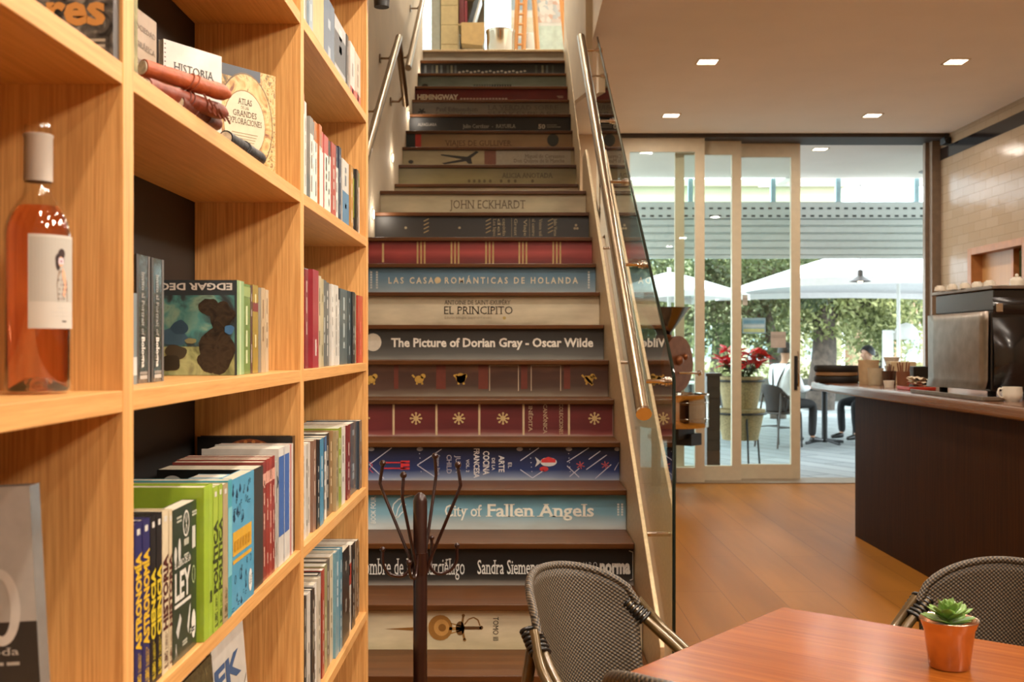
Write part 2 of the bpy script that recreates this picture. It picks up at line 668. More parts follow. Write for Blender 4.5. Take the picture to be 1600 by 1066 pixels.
for y, nm in ((9.35, 'far'), (7.58, 'near')):
    for x, sd in ((1.34, 'beside the glass balustrade'), (3.07, 'towards the tiled wall')):
        downlight(x, y, P_MAIN, 'square recessed ceiling light in the %s pair, %s' % (nm, sd), 'cafe ceiling lights')
downlight(3.07, 10.95, 10.0, 'square recessed light in the terrace soffit beyond the sliding doors')
for x in (0.4, 5.6):  # extra lamps out of view, added to lift the soffit
    downlight(x, 11.6, 10.0, 'square recessed light in the terrace soffit out of sight', 'terrace soffit lights')
for y in (5.8, 4.03, 2.26, 0.5, -1.2):  # lamp grid carried on out of view, added for illumination
    for x in (1.34, 3.07):
        downlight(x, y, P_NEAR, 'square recessed ceiling light over the near part of the cafe', 'near cafe ceiling lights')
for y in (8.6, 11.5):  # lamps out of view, added to brighten the upper stairs
    for x in (-0.2, 2.2):
        downlight(x, y, 60.0, 'square recessed light in the ceiling of the upper floor', 'upper floor ceiling lights', 6.6)
for y, tx in ((-0.9, 0.6), (0.9, 1.6), (2.7, 2.9)):  # unseen fill spots, added to brighten the dark bookcase panels
    r = empty('added_spotlight', (2.5, y, 3.1), 0, 'ceiling track spotlight turned towards the bookcase', 'spotlight', 'track spotlights')
    tgt = Vector((-0.55, tx, 1.25)) - Vector((2.5, y, 3.1))
    b = MB(); b.tube([tgt.normalized() * -.05, tgt.normalized() * .07], .04, n=18); b.build('housing', black, r)
    b = MB(); b.tube([(0, 0, .03), (0, 0, .17)], .01, n=8); b.build('stem', black, r)
    L = bpy.data.lights.new('added_spot_lamp', 'SPOT'); L.energy = 215.0; L.color = WARM; L.spot_size = math.radians(75); L.spot_blend = .6; L.shadow_soft_size = .22
    o = bpy.data.objects.new('added_spot_lamp', L); o.location = tgt.normalized() * .08; o.rotation_euler = tgt.to_track_quat('-Z', 'Y').to_euler(); o.parent = r; COL.objects.link(o)
for y in (4.6, 3.0, 1.5, 0.1):  # row above the view, added to light the bookcase
    downlight(0.22, y, P_ROW, 'square recessed ceiling light in the row before the bookcase', 'bookcase ceiling lights')

# ------------------------------------------------------------------ sliding doors
for i, (x0, x1, y, nm) in enumerate(((0.985, 1.775, YD - 0.18, 1), (1.52, 2.15, YD - 0.03, 2), (2.085, 2.745, YD + 0.1, 3))):
    r = empty('door_%d' % nm, (0, y, 0), kind='structure')
    f = MB()
    st, tp, bt = 0.088, 0.13, 0.145
    f.box(x0, x0 + st, y - .025, y + .025, 0.006, 3.235); f.box(x1 - st, x1, y - .025, y + .025, 0.006, 3.235)
    f.box(x0 + st, x1 - st, y - .025, y + .025, 3.235 - tp, 3.235); f.box(x0 + st, x1 - st, y - .025, y + .025, 0.006, bt)
    f.build('frame', alu, r, world=True)
    g = MB(); g.box(x0 + st, x1 - st, y - .004, y + .004, bt, 3.235 - tp); g.build('pane', window_glass, r, world=True)
    if nm == 3:
        h = MB(); h.box(x1 - 0.06, x1 - 0.03, y - .034, y - .024, 0.86, 1.19); h.build('recessed_pull', black, r, world=True)
        h = MB(); h.tube([(x1 - .022, y - .026, .9), (x1 - .022, y - .05, .93), (x1 - .022, y - .05, 1.2), (x1 - .022, y - .026, 1.23)], .009, n=8)
        h.build('handle', chrome, r, world=True)
b = MB(); b.box(0.96, 4.0, YD - 0.25, YD + 0.16, -0.004, 0.008); struct('trim_4', b, pm('door_track', '#8d7a63', 0.4, 0.5))

# ------------------------------------------------------------------ staircase with risers printed as book spines
stair = empty('staircase', (-0.2, 3.576, 0), 0, 'staircase whose risers are printed as a pile of old book spines', 'staircase')


def spine_mat(name, stops, noise=0.25, rough=0.5, wear=None, nscale=9.0):
    """printed paper: colour stops from the bottom (0) to the top (1) of the riser, with blotchy ageing"""
    m, n, l, bs = newmat(name)
    tc = n.new('ShaderNodeTexCoord')
    sp = n.new('ShaderNodeSeparateXYZ')
    l.new(tc.outputs['Object'], sp.inputs[0])
    no = n.new('ShaderNodeTexNoise')
    no.inputs['Scale'].default_value = nscale
    no.inputs['Detail'].default_value = 6
    mp = n.new('ShaderNodeMapping')
    mp.inputs['Scale'].default_value = (0.45, 1, 1.6)
    l.new(tc.outputs['Object'], mp.inputs[0])
    l.new(mp.outputs[0], no.inputs['Vector'])
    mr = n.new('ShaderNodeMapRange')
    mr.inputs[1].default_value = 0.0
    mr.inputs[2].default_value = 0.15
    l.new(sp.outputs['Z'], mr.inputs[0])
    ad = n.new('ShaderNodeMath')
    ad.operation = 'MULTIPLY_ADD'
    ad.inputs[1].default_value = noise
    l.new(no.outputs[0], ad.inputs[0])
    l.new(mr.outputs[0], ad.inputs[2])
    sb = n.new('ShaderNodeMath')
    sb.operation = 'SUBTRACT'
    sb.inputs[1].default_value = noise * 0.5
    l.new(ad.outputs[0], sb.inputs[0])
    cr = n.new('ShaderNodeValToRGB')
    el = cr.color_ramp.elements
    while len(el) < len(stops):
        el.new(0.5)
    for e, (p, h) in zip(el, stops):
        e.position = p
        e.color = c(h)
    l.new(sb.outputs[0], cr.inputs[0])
    mx = n.new('ShaderNodeMixRGB')
    mx.blend_type = 'MULTIPLY'
    mx.inputs[0].default_value = 0.55
    l.new(cr.outputs[0], mx.inputs[1])
    r2 = n.new('ShaderNodeMapRange')
    r2.inputs[1].default_value = 0.3
    r2.inputs[2].default_value = 0.7
    r2.inputs[3].default_value = 0.6
    r2.inputs[4].default_value = 1.25
    l.new(no.outputs[0], r2.inputs[0])
    l.new(r2.outputs[0], mx.inputs[2])
    l.new(mx.outputs[0], bs.inputs['Base Color'])
    bs.inputs['Roughness'].default_value = rough
    return m


def ink(h, rough=0.5, metal=0.0):
    return pm('ink_' + h.strip('#'), h, rough, metal, var=0.08, scale=40)


class Riser:
    def __init__(self, k, name, stops, label=None, noise=0.25, x0=XL + .0015, x1=XR):
        self.k, self.y, self.z0 = k, step_y(k), (ZV[k - 1] + TH if k > 1 else 0)
        self.h = ZV[k] - self.z0
        self.b = MB()
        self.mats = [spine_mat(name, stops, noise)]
        self.b.box(x0, x1, 0, 0.012, 0.0, self.h)
        self.label = label
        self.n = 0

    def m(self, h):
        mt = ink(h)
        if mt not in self.mats:
            self.mats.append(mt)
        return self.mats.index(mt)

    def P(self, px, py):
        return Vector(((px - CX) * self.y / F, -0.0008, EYE - (py - CY) * self.y / F - self.z0))

    def t(self, s, px0, py1, px1, py0, col, bold=0.0, serif=False, space=1.0):
        """text between pixel x0..x1, baseline y1, cap top y0"""
        A, B = self.P(px0, py1), self.P(px1, py0)
        A.y = -0.0012
        self.b.text(s, A, (1, 0, 0), (0, 0, 1), B.x - A.x, B.z - A.z, self.m(col), bold, serif, space)

    def tv(self, s, px, py0, py1, wpx, col, bold=0.0, serif=False, flip=False):
        """text running down the spine; letters stand towards +x"""
        sc = self.y / F
        if not flip:
            A = self.P(px - wpx / 2, py0)
            u, v = (0, 0, -1), (1, 0, 0)
        else:
            A = self.P(px + wpx / 2, py1)
            u, v = (0, 0, 1), (-1, 0, 0)
        A.y = -0.0012
        self.b.text(s, A, u, v, (py1 - py0) * sc, wpx * sc, self.m(col), bold, serif)

    def rect(self, px0, py0, px1, py1, col, off=0.0):
        A, B = self.P(px0, py1), self.P(px1, py0)
        y = -0.0008 - off
        A.x, B.x = max(A.x, XL + 0.002), min(B.x, XR - 0.002)
        z0, z1 = max(A.z, 0.001), min(B.z, self.h - 0.001)
        self.b.quad([(A.x, y, z0), (B.x, y, z0), (B.x, y, z1), (A.x, y, z1)], self.m(col))

    def poly(self, pts, col, off=0.0):
        q = [self.P(*p) for p in pts]
        for p in q:
            p.y = -0.0008 - off
            p.z = min(max(p.z, 0.001), self.h - 0.001)
            p.x = min(max(p.x, XL + 0.002), XR - 0.002)
        self.b.quad(q, self.m(col))

    def line(self, px0, py0, px1, py1, w, col, off=0.0):
        dx, dy = px1 - px0, py1 - py0
        L = math.hypot(dx, dy) or 1
        nx, ny = -dy / L * w / 2, dx / L * w / 2
        self.poly([(px0 + nx, py0 + ny), (px1 + nx, py1 + ny), (px1 - nx, py1 - ny), (px0 - nx, py0 - ny)], col, off)

    def path(self, pts, w, col, off=0.0):
        for a, b2 in zip(pts, pts[1:]):
            self.line(a[0], a[1], b2[0], b2[1], w, col, off)

    def dot(self, px, py, r, col, ry=None, off=0.0, n=20):
        self.poly([(px + r * math.cos(2 * PI * i / n), py + (ry or r) * math.sin(2 * PI * i / n)) for i in range(n)][::-1], col, off)

    def flower(self, px, py, r, col):
        self.dot(px, py, r * .42, col)
        for i in range(8):
            a = 2 * PI * i / 8
            ca, sa = math.cos(a), math.sin(a)
            self.line(px + ca * r * .35, py + sa * r * .35, px + ca * r * .85, py + sa * r * .85, r * .2, col, 0.0002)
            self.dot(px + ca * r * .85, py + sa * r * .85, r * .19, col, off=0.0003, n=8)

    def done(self):
        o = self.b.build('riser', self.mats, stair)
        o.location = Vector((0, self.y, self.z0)) - stair.location
        if self.label:
            o['label'] = self.label


r = Riser(1, 'riser_black', [(0, '#1a1410'), (1, '#0f0c0a')], 'plain dark riser at the foot of the stairs'); r.done()

r = Riser(2, 'riser_sabre', [(0, '#c9bc97'), (0.5, '#d8cdae'), (1, '#d6cbb0')], 'cream riser printed with a gilt sword', 0.5)
G = '#8a5e26'
r.poly([(600, 983), (668, 979), (668, 987)], G)
r.dot(688, 981, 19, '#9c6f33', ry=20); r.dot(690, 981, 12, '#c29350', ry=13, off=.0003); r.dot(691, 981, 6, '#8a5e26', off=.0005)
r.rect(700, 980, 722, 985, '#a87f45'); r.line(704, 974, 722, 979, 2, '#a87f45'); r.line(704, 990, 722, 985, 2, '#a87f45')
r.dot(719, 982, 7, '#6a4a24', ry=11); r.path([(724, 963), (722, 975), (724, 992), (726, 1000)], 3.4, '#8a6534')
r.dot(724, 962, 2.5, '#8a6534'); r.dot(726, 1000, 2.5, '#8a6534')
r.rect(724, 979, 752, 984, '#5d3f1e'); r.dot(752, 981, 3, '#5d3f1e')
r.path([(726, 976), (732, 968), (740, 965), (747, 969), (750, 978)], 2, '#8a6534')
r.tv('TOMO III', 775, 964, 1001, 9, '#2b2723')
for x in (968, 977, 986):
    r.rect(x, 955, x + 1.5, 1008, '#837b4d')
r.rect(962, 975, 990, 977, '#837b4d')
r.done()

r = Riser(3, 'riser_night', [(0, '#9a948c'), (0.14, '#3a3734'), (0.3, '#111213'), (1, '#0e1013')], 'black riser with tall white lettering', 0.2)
r.t('El hombre de los murciélago', 547, 898, 726, 871, '#d8dad8', 0, True)
r.t('Sandra Siemens', 746, 897, 842, 874, '#e2e2de', 0.005, True)
r.t('GRUPO', 895, 887, 933, 878, '#c4cad0', 0, False, 1.6)
r.t('norma', 937, 896, 985, 873, '#d6d6d0', 0.045)
r.path([(983, 861), (989, 863), (989, 905), (984, 907)], 1.5, '#c6c3bc')
r.done()

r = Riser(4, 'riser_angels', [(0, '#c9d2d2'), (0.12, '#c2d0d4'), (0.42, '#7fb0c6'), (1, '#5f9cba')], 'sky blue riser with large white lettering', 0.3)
r.t('City of', 695, 807, 753, 788, '#eef2ec', 0.012, True)
r.t('Fallen Angels', 759, 807, 928, 787, '#f2f3ea', 0.02, True)
r.tv('BOOK FOUR', 583, 776, 818, 8, '#e6ecea', 0.01, flip=True)
[r.rect(x - 1.6, y, x + 1.6, y + 3, '#dde6e6') for x in (966, 972) for y in range(787, 806, 4)]
fe = [(645, 774), (632, 777), (622, 781), (615, 788), (613, 797), (616, 806), (622, 809)]
r.path(fe, 2, '#e4eef0'); r.path([(632, 777), (630, 786), (634, 789), (629, 794), (631, 799), (626, 803), (622, 809)], 1.6, '#e4eef0')
r.path([(630, 782), (622, 795), (618, 812)], 1.4, '#e4eef0')
r.done()

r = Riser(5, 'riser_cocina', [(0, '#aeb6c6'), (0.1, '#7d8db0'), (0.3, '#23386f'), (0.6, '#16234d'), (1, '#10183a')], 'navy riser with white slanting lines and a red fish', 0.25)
wt = '#dcdbe0'
for s, x, y0, y1, w, bo in (('EL', 797, 723, 732, 6, 0), ('ARTE', 784, 712, 738, 9, .02), ('DE LA', 771, 716, 735, 5, .01), ('COCINA', 760, 705, 742, 10, .02),
                            ('FRANCESA', 745, 701, 747, 9, .02), ('VOL. 2', 731, 718, 738, 5, .01), ('JULIA', 716, 712, 739, 8, 0), ('CHILD', 702, 711, 740, 8, 0), ('Simone Beck', 685, 711, 743, 5, 0)):
    r.tv(s, x, y0, y1, w, wt if x > 725 else '#b9b6c6', bo)
for x0, y0, x1, y1 in ((577, 726, 612, 700), (577, 726, 600, 748), (652, 727, 690, 702), (652, 727, 682, 747), (813, 720, 842, 700), (813, 734, 832, 747), (832, 747, 850, 735),
                       (886, 722, 920, 700), (886, 728, 905, 746), (920, 718, 938, 705), (916, 734, 948, 711), (930, 748, 955, 726), (960, 735, 972, 722), (890, 745, 905, 732)):
    r.line(x0, y0, x1, y1, 1.3, '#c9cbe0')
for x0 in (655, 828, 888):
    for q in range(6):
        r.dot(x0 + q * 0.6, 702 + q * 7, 0.8, '#c9cbe0', n=6)
for x in (580, 656, 812, 889, 965):
    r.dot(x, 702, 5, '#a9acba', ry=3)
r.path([(577, 722), (582, 727), (577, 733), (583, 739)], 1.2, '#c05064')
for yy in (722, 731):
    r.rect(600, yy, 634, yy + 2, '#c8353c')
r.rect(626, 720, 640, 734, '#d0333a'); r.rect(630, 723, 640, 724.5, '#16234d', .0003); r.rect(630, 729, 640, 730.5, '#16234d', .0003)
r.dot(857, 722, 13, '#cfd0d6', ry=7); r.poly([(846, 718), (857, 714), (868, 718), (868, 723), (846, 723)], '#d0383c', .0003); r.dot(850, 733, 7, '#c2343a', ry=4)
r.poly([(846, 722), (836, 714), (839, 722), (836, 730)], '#cfd0d6')
for x, y in ((907, 727), (946, 727)):
    for a in (0.4, 1.4, 2.4):
        r.line(x - 7 * math.cos(a), y - 6 * math.sin(a), x + 7 * math.cos(a), y + 6 * math.sin(a), 1.6, '#b9545e')
r.done()

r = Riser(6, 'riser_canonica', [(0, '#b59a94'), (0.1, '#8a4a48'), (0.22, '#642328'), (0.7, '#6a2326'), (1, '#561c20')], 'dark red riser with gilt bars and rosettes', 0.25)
g = '#cdb480'
for x in (615, 682, 749, 818, 889):
    r.rect(x - 1.6, 631, x + 1.6, 680, '#d3bf98')
r.rect(576, 652, 578, 655, g)
for x in (650, 717, 786, 929):
    r.flower(x, 654, 9.5, g)
r.tv('INÉDITA', 829, 634, 675, 6, '#c9b494', 0, True); r.tv('CANÓNICA', 852, 632, 678, 6, '#c9b494', 0, True); r.tv('COLECCIONES', 877, 631, 679, 6, '#c9b494', 0, True)
r.rect(957, 634, 961, 680, '#8f857a')
r.done()

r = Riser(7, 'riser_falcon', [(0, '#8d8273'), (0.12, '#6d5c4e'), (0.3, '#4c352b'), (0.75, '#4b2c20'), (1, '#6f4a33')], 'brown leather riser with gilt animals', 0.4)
for x, w in ((619, 7), (689, 15), (755, 15), (819, 10), (886, 10)):
    r.rect(x - w / 2, 570, x + w / 2, 608, '#6b2f22')
for x in (765, 810, 830, 876):
    r.rect(x - .7, 571, x + .7, 611, '#b7a58f')
r.rect(765, 571, 810, 572, '#b7a58f'); r.rect(830, 571, 876, 572, '#b7a58f')
gg = '#c39b45'
for x in (580, 655, 720, 920):
    r.dot(x, 593, 7, gg, ry=6); r.dot(x + 6, 588, 4, gg); r.line(x - 7, 590, x - 11, 586, 3, gg); r.line(x - 3, 597, x - 4, 601, 3, gg); r.line(x + 4, 597, x + 5, 601, 3, gg)
r.dot(720, 591, 8, gg, ry=8); r.line(712, 585, 715, 589, 3, gg); r.line(728, 584, 725, 589, 3, gg)
r.line(914, 588, 926, 602, 4, gg); r.line(926, 587, 932, 592, 3, gg)
r.done()

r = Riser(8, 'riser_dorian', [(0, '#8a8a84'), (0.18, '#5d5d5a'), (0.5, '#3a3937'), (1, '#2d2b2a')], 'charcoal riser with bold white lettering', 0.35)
r.t('The Picture of Dorian Gray - Oscar Wilde', 611, 542, 927, 528, '#e3ddd2', 0.03)
r.dot(583, 535, 13, '#cfc6b6', ry=14)
r.done()

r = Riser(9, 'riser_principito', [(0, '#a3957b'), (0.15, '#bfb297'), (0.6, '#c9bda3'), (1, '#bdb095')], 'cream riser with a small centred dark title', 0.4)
r.t('ANTOINE DE SAINT-EXUPÉRY', 694, 476, 798, 469, '#3a332b', 0, True)
r.t('EL PRINCIPITO', 694, 491, 801, 478, '#29231d', 0, True)
r.t('Edición bilingüe (español-francés)', 695, 498, 768, 494, '#8d806b')
r.dot(788, 497, 2.5, '#b49a58')
r.done()

r = Riser(10, 'riser_holanda', [(0, '#9aa5a8'), (0.25, '#7f929c'), (0.6, '#5c7c90'), (1, '#4b6e86')], 'slate blue riser with widely spaced pale capitals', 0.3)
r.t('LAS CASAS ROMÁNTICAS DE HOLANDA', 607, 443, 903, 433, '#cfc4ac', 0.02, False, 1.5)
r.dot(684, 438, 5, '#c9b48a', off=.0006)
[r.rect(x - 1.5, y, x + 1.5, y + 3, '#b9bcb8') for x in (580, 589, 920) for y in range(424, 450, 4)]
r.done()

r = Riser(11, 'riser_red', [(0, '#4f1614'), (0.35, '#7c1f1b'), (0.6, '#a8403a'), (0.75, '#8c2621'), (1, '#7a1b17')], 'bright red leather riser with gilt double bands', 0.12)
for x in (658, 711, 765, 817, 870):
    for o_ in (-5.5, 0, 5.5):
        r.rect(x + o_ - 1.3, 377, x + o_ + 1.3, 412, '#b8985f')
r.rect(597, 380, 600, 410, '#c4a570')
r.done()

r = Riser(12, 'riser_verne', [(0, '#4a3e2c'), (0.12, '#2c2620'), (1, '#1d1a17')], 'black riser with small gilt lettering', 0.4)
for x in (666, 763, 860):
    for q in range(4):
        r.line(x - 4, 346 + q * 6, x + 4, 342 + q * 6, 1.6, '#8f7850')
for s, x in (('Los hijos', 773), ('del', 780), ('capitán', 788), ('Grant', 806), ('Viaje', 821), ('al centro', 834), ('Veinte mil', 845), ('Julio Verne', 868)):
    r.tv(s, x, 342, 369, 5, '#9b8a68', 0, True)
for x in (799, 827):
    r.rect(x, 341, x + .8, 370, '#7d6c4c')
for x, y in ((900, 352), (902, 357), (898, 357), (718, 356), (634, 356)):
    r.dot(x, y, 2, '#8f8062')
r.done()

r = Riser(13, 'riser_eckhardt', [(0, '#b5a888'), (0.5, '#b9ab8b'), (1, '#ab9c7c')], 'cream riser with thin brown capitals', 0.4)
r.t('JOHN ECKHARDT', 703, 326, 821, 312, '#5d4c35', 0, True)
r.done()

r = Riser(14, 'riser_landing', [(0, '#a99c7e'), (1, '#c0b08c')], 'pale riser behind the landing'); r.done()

r = Riser(15, 'riser_alicia', [(0, '#8d7c49'), (0.5, '#8f8050'), (1, '#7e7149')], 'olive riser with dark capitals', 0.5)
r.t('ALICIA ANOTADA', 784, 278, 864, 270, '#4a3b22', 0, True)
for x in (733, 741, 749, 757, 766, 783, 795, 805, 832):
    r.dot(x, 283, 2.2, '#5f4f2a', ry=2.8, n=8)
r.done()

r = Riser(16, 'riser_quijote', [(0, '#b0a07a'), (1, '#a99b78')], 'cream riser with a black branch drawing', 0.4)
r.poly([(689, 241), (730, 245), (744, 236), (748, 238), (736, 247), (738, 256), (732, 256), (728, 252), (695, 257), (690, 255), (722, 249), (689, 243)][::-1], '#231f1a')
r.rect(757, 235, 775, 257, '#7c4a34'); r.rect(775, 235, 892, 257, '#aaa18e')
r.t('Miguel de Cervantes', 820, 247, 882, 241, '#5d5447', 0, True); r.t('Don Quijote de la Mancha', 803, 254, 882, 248, '#5d5447', 0, True)
r.dot(642, 253, 4, '#3a3428', ry=3); r.done()

r = Riser(17, 'riser_gulliver', [(0, '#8b6c45'), (0.5, '#a07f55'), (1, '#8d7450')], 'tan riser with a black and red end', 0.6)
r.rect(632, 208, 649, 231, '#16211f'); r.rect(649, 208, 658, 231, '#c0382a')
r.t('VIAJES DE GULLIVER', 695, 228, 800, 219, '#5a3d24', 0, True)
r.dot(864, 219, 9, '#2d322c', ry=10); r.done()

r = Riser(18, 'riser_rayuela', [(0, '#23211f'), (1, '#191817')], 'black riser with fine pale lettering')
r.t('ALFAGUARA', 653, 197, 682, 192, '#9a938a'); r.t('Julio Cortázar  -  RAYUELA', 723, 200, 806, 194, '#a59d92', 0, True)
r.t('50', 841, 201, 852, 194, '#b8b0a4', 0.03); r.rect(854, 195, 870, 196, '#8d867d'); r.rect(854, 198, 876, 199, '#8d867d'); r.done()

r = Riser(19, 'riser_verdad', [(0, '#7d766c'), (1, '#777067')], 'grey riser with large grey capitals', 0.4)
r.t('Paul Edmondson', 681, 174, 747, 167, '#3f3a34', 0, True); r.t('Stanley Wells', 681, 181, 740, 176, '#3f3a34', 0, True)
r.t('LA VERDAD SOBRE', 762, 172, 872, 164, '#57514a', 0, True); r.t('SHAKESPEARE', 762, 181, 872, 174, '#57514a', 0, True)
for a in range(5):
    r.line(659, 174, 659 + 6 * math.cos(a * 1.26 + .3), 174 + 5 * math.sin(a * 1.26 + .3), 2.4, '#2b2723')
r.done()

r = Riser(20, 'riser_hemingway', [(0, '#5c1214'), (1, '#70161a')], 'red riser with bold pale capitals', 0.3)
r.t('HEMINGWAY', 652, 155.5, 716, 147.5, '#d8cdbd', 0.045); [r.rect(719 + 5 * q, 153, 722.5 + 5 * q, 155.5, '#b49a8e') for q in range(15)]
r.rect(870, 150, 880, 151, '#b49a8e'); r.rect(872, 152, 880, 153, '#b49a8e'); r.done()

r = Riser(21, 'riser_teal', [(0, '#6e7872'), (1, '#7c8a86')], 'grey green riser with a small dark title', 0.4)
[r.rect(740 + 4 * q, 132, 743 + 4 * q, 135, '#4a524c' if q < 7 else '#252a27') for q in range(15)]
r.dot(664, 134, 5, '#1c1f1c', ry=3); r.done()

r = Riser(22, 'riser_shelves', [(0, '#14120f'), (1, '#0e0d0c')], 'black riser printed with a row of small books')
for i, x in enumerate((663, 674, 681, 688, 698, 704, 710, 836, 846, 853, 862)):
    r.rect(x, 102, x + 3.4, 114, ['#4b4f50', '#3b3a35', '#6a6450'][i % 3])
[r.dot(718 + 6 * q, 113 - (q % 3), 2.2, '#8d8679', ry=1.6, n=8) for q in range(18)]
r.done()

r = Riser(23, 'riser_top', [(0, '#9a9184'), (1, '#aaa294')], 'brushed metal riser at the head of the stairs', 0.5); r.done()

for k in range(1, 24):
    y0, y1 = step_y(k) - 0.03, (step_y(k + 1) if k < 23 else step_y(k) + 0.06)
    b = MB(); b.box(XL + 0.001, XR, y0, y1 + 0.0, ZV[k], ZV[k] + TH)
    b.build('tread' if k != 13 else 'landing', stair_wood if k < 23 else steel, stair, world=True, bevel=0.003)


def nose(y):
    return .378 + (y - 3.856) * .6153


def nose2(y):
    return 2.442 + (y - 7.78) * .678


b = MB()
b.prism([(3.40, 0.0), (3.40, nose(3.40) + .25), (7.02, nose(7.02) + .23), (7.30, nose(7.02) + .23), (7.30, 2.0), (6.95, 2.0), (3.8, 0.0)], 'X', 0.452, 0.468)
b.build('stringer', steel, stair, world=True, bevel=0.003)
b = MB()
b.prism([(7.6, nose2(7.6) - .1), (7.6, nose2(7.6) + .34), (10.1, nose2(10.1) + .3), (10.1, nose2(10.1) - .2)], 'X', 0.452, 0.4555)
b.build('stringer', steel, stair, world=True)
# closed side under the flight
b = MB(); b.prism([(3.7, 0), (7.0, 1.95), (10.1, 3.2), (10.1, 0)], 'X', 0.456, 0.466); b.build('side_panel', plaster, stair, world=True)

# glass balustrade with its handrail
bal = empty('balustrade', (0.5, 3.6, 0), 0, 'glass balustrade with brushed steel handrail up the open side of the stairs', 'balustrade')
b = MB(); b.prism([(3.61, 0.12), (3.61, 1.18), (3.66, 1.225), (6.96, 3.255), (6.96, 2.15), (3.95, 0.12)], 'X', 0.520, 0.532)
b.build('glass_panel', [rail_glass], bal, world=True)
b = MB(); b.tube([(0.526, 3.606, 0.12), (0.526, 3.606, 1.18), (0.526, 3.655, 1.228), (0.526, 6.96, 3.262)], 0.0062, n=6)
b.build('glass_edge', pm('polished_glass_edge', '#0d1a15', 0.15), bal, world=True)


def railz(y):
    return 1.08 + (y - 3.57) * 0.645


b = MB(); b.tube([(0.42, 3.55, railz(3.55)), (0.42, 6.95, railz(6.95))], 0.0255, n=20); hr = b.build('handrail', steel_dark, bal, world=True)
b = MB(); b.tube([(0.42, 3.548, railz(3.548)), (0.42, 3.5565, railz(3.5565))], 0.0262, n=20); b.build('end_cap', chrome, bal, world=True)
for y in (3.72, 4.42, 5.1, 5.75, 6.35, 6.75):
    z = railz(y)
    b = MB(); b.tube([(0.42, y, z - .01), (0.519, y, z - .01)], 0.007, n=8); b.tube([(0.498, y, z - .01), (0.51, y, z - .01)], 0.013, n=12); b.tube([(0.511, y, z - .01), (0.5195, y, z - .01)], 0.017, n=12)
    b.tube([(0.5325, y, z - .01), (0.54, y, z - .01)], 0.017, n=12)
    b.build('standoff', chrome, bal, world=True)
for y in (4.0, 5.0, 6.0):
    b = MB(); z = nose(y) + .13
    b.tube([(0.4685, y, z), (0.519, y, z)], 0.009, n=10); b.build('glass_clamp', chrome, bal, world=True)

# wall handrails
wr = empty('handrail', (-0.76, 6.0, 2.0), 0, 'steel handrail on the left stair wall beside the lower flight', 'handrail')


def lz(y):
    return 2.29 + (y - 5.59) * 0.665


b = MB(); b.tube(smooth_path([(-0.76, 4.0, lz(4.0)), (-0.76, 5.5, lz(5.5)), (-0.76, 6.98, lz(6.98)), (-0.76, 7.08, lz(7.06)), (-0.76, 7.17, lz(7.05) - .05), (-0.76, 7.55, lz(7.05) - .3)]), 0.023, n=14)
b.build('rail', steel_dark, wr, world=True)
for y, dz in ((5.2, 0), (6.15, 0), (6.9, 0), (7.48, -.53)):
    b = MB(); z = lz(y) + dz; b.tube([(-0.76, y, z), (-0.80, y, z - .05), (-0.859, y, z - .05)], 0.008, n=8); b.tube([(-0.8515, y, z - .05), (-0.8595, y, z - .05)], 0.03, n=14)
    b.build('bracket', steel_dark, wr, world=True)
wr = empty('handrail', (-0.76, 8.6, 3.6), 0, 'steel handrail on the left stair wall beside the upper flight', 'handrail')
b = MB(); b.tube([(-0.76, 7.72, 3.26), (-0.76, 10.1, 4.95)], 0.023, n=14); b.build('rail', steel_dark, wr, world=True)
for y in (8.0, 8.9, 9.8):
    b = MB(); z = 3.26 + (y - 7.72) * .71; b.tube([(-0.76, y, z), (-0.80, y, z - .05), (-0.859, y, z - .05)], 0.008, n=8); b.tube([(-0.8515, y, z - .05), (-0.8595, y, z - .05)], 0.03, n=14)
    b.build('bracket', steel_dark, wr, world=True)

# step lights in the left wall
step_on = pm('step_light_lens', (1.0, 0.86, 0.65, 1), 0.4, var=0.02, emit=14.0)
for y, z, nm in ((6.55, 2.08, 'lowest'), (7.57, 2.595, 'second lowest'), (8.7, 3.13, 'second highest'), (9.75, 3.70, 'highest')):
    r_ = empty('step_light', (XL, y, z), 0, 'round step light low in the stair wall, %s of four' % nm, 'wall light', 'stair step lights')
    b = MB(); b.tube([(0, 0, 0), (0.006, 0, 0)], 0.034, n=20); b.build('rim', steel_dark, r_)
    b = MB(); b.tube([(0.006, 0, 0), (0.009, 0, 0)], 0.026, n=20); b.build('lens', step_on, r_)
    L = bpy.data.lights.new('step_lamp', 'POINT'); L.energy = 1.2; L.color = WARM; L.shadow_soft_size = 0.03
    o = bpy.data.objects.new('step_lamp', L); o.location = (0.05, 0, 0); o.parent = r_; COL.objects.link(o)

# ------------------------------------------------------------------ oak bookcase
XF, XB = -0.468, -0.70
UPR = (0.235, 1.30, 2.375, 3.43)
UW = 0.035
SH = (2.408, 2.018, 1.628, 1.236, 0.843, 0.450, 0.060)      # shelf tops
bc = empty('bookcase', (-0.58, 1.85, 0), 0, 'tall open oak bookcase with black back running along the wall to the stairs', 'bookcase')
for y in UPR:
    b = MB(); b.box(XB, XF, y, y + UW, 0, 2.45); b.build('upright', oak_v, bc, world=True, bevel=0.0012)
for i in range(3):
    for z in SH:
        b = MB(); b.box(XB + .001, XF - .001, UPR[i] + UW, UPR[i + 1], z - 0.026, z); b.build('shelf', oak_y, bc, world=True, bevel=0.001)
b = MB(); b.box(XB - 0.012, XB, UPR[0], UPR[3] + UW, 0, 2.45); b.build('back_panel', black_back, bc, world=True)
b = MB(); b.box(XB, XF, UPR[0], UPR[3] + UW, 2.45, 2.476); b.build('top_board', oak_y, bc, world=True)

paper = pm('page_edges', '#bfb5a0', 0.9, var=0.12, scale=120)
paper_w = pm('white_page_edges', '#cbc6b8', 0.9, var=0.08, scale=120)


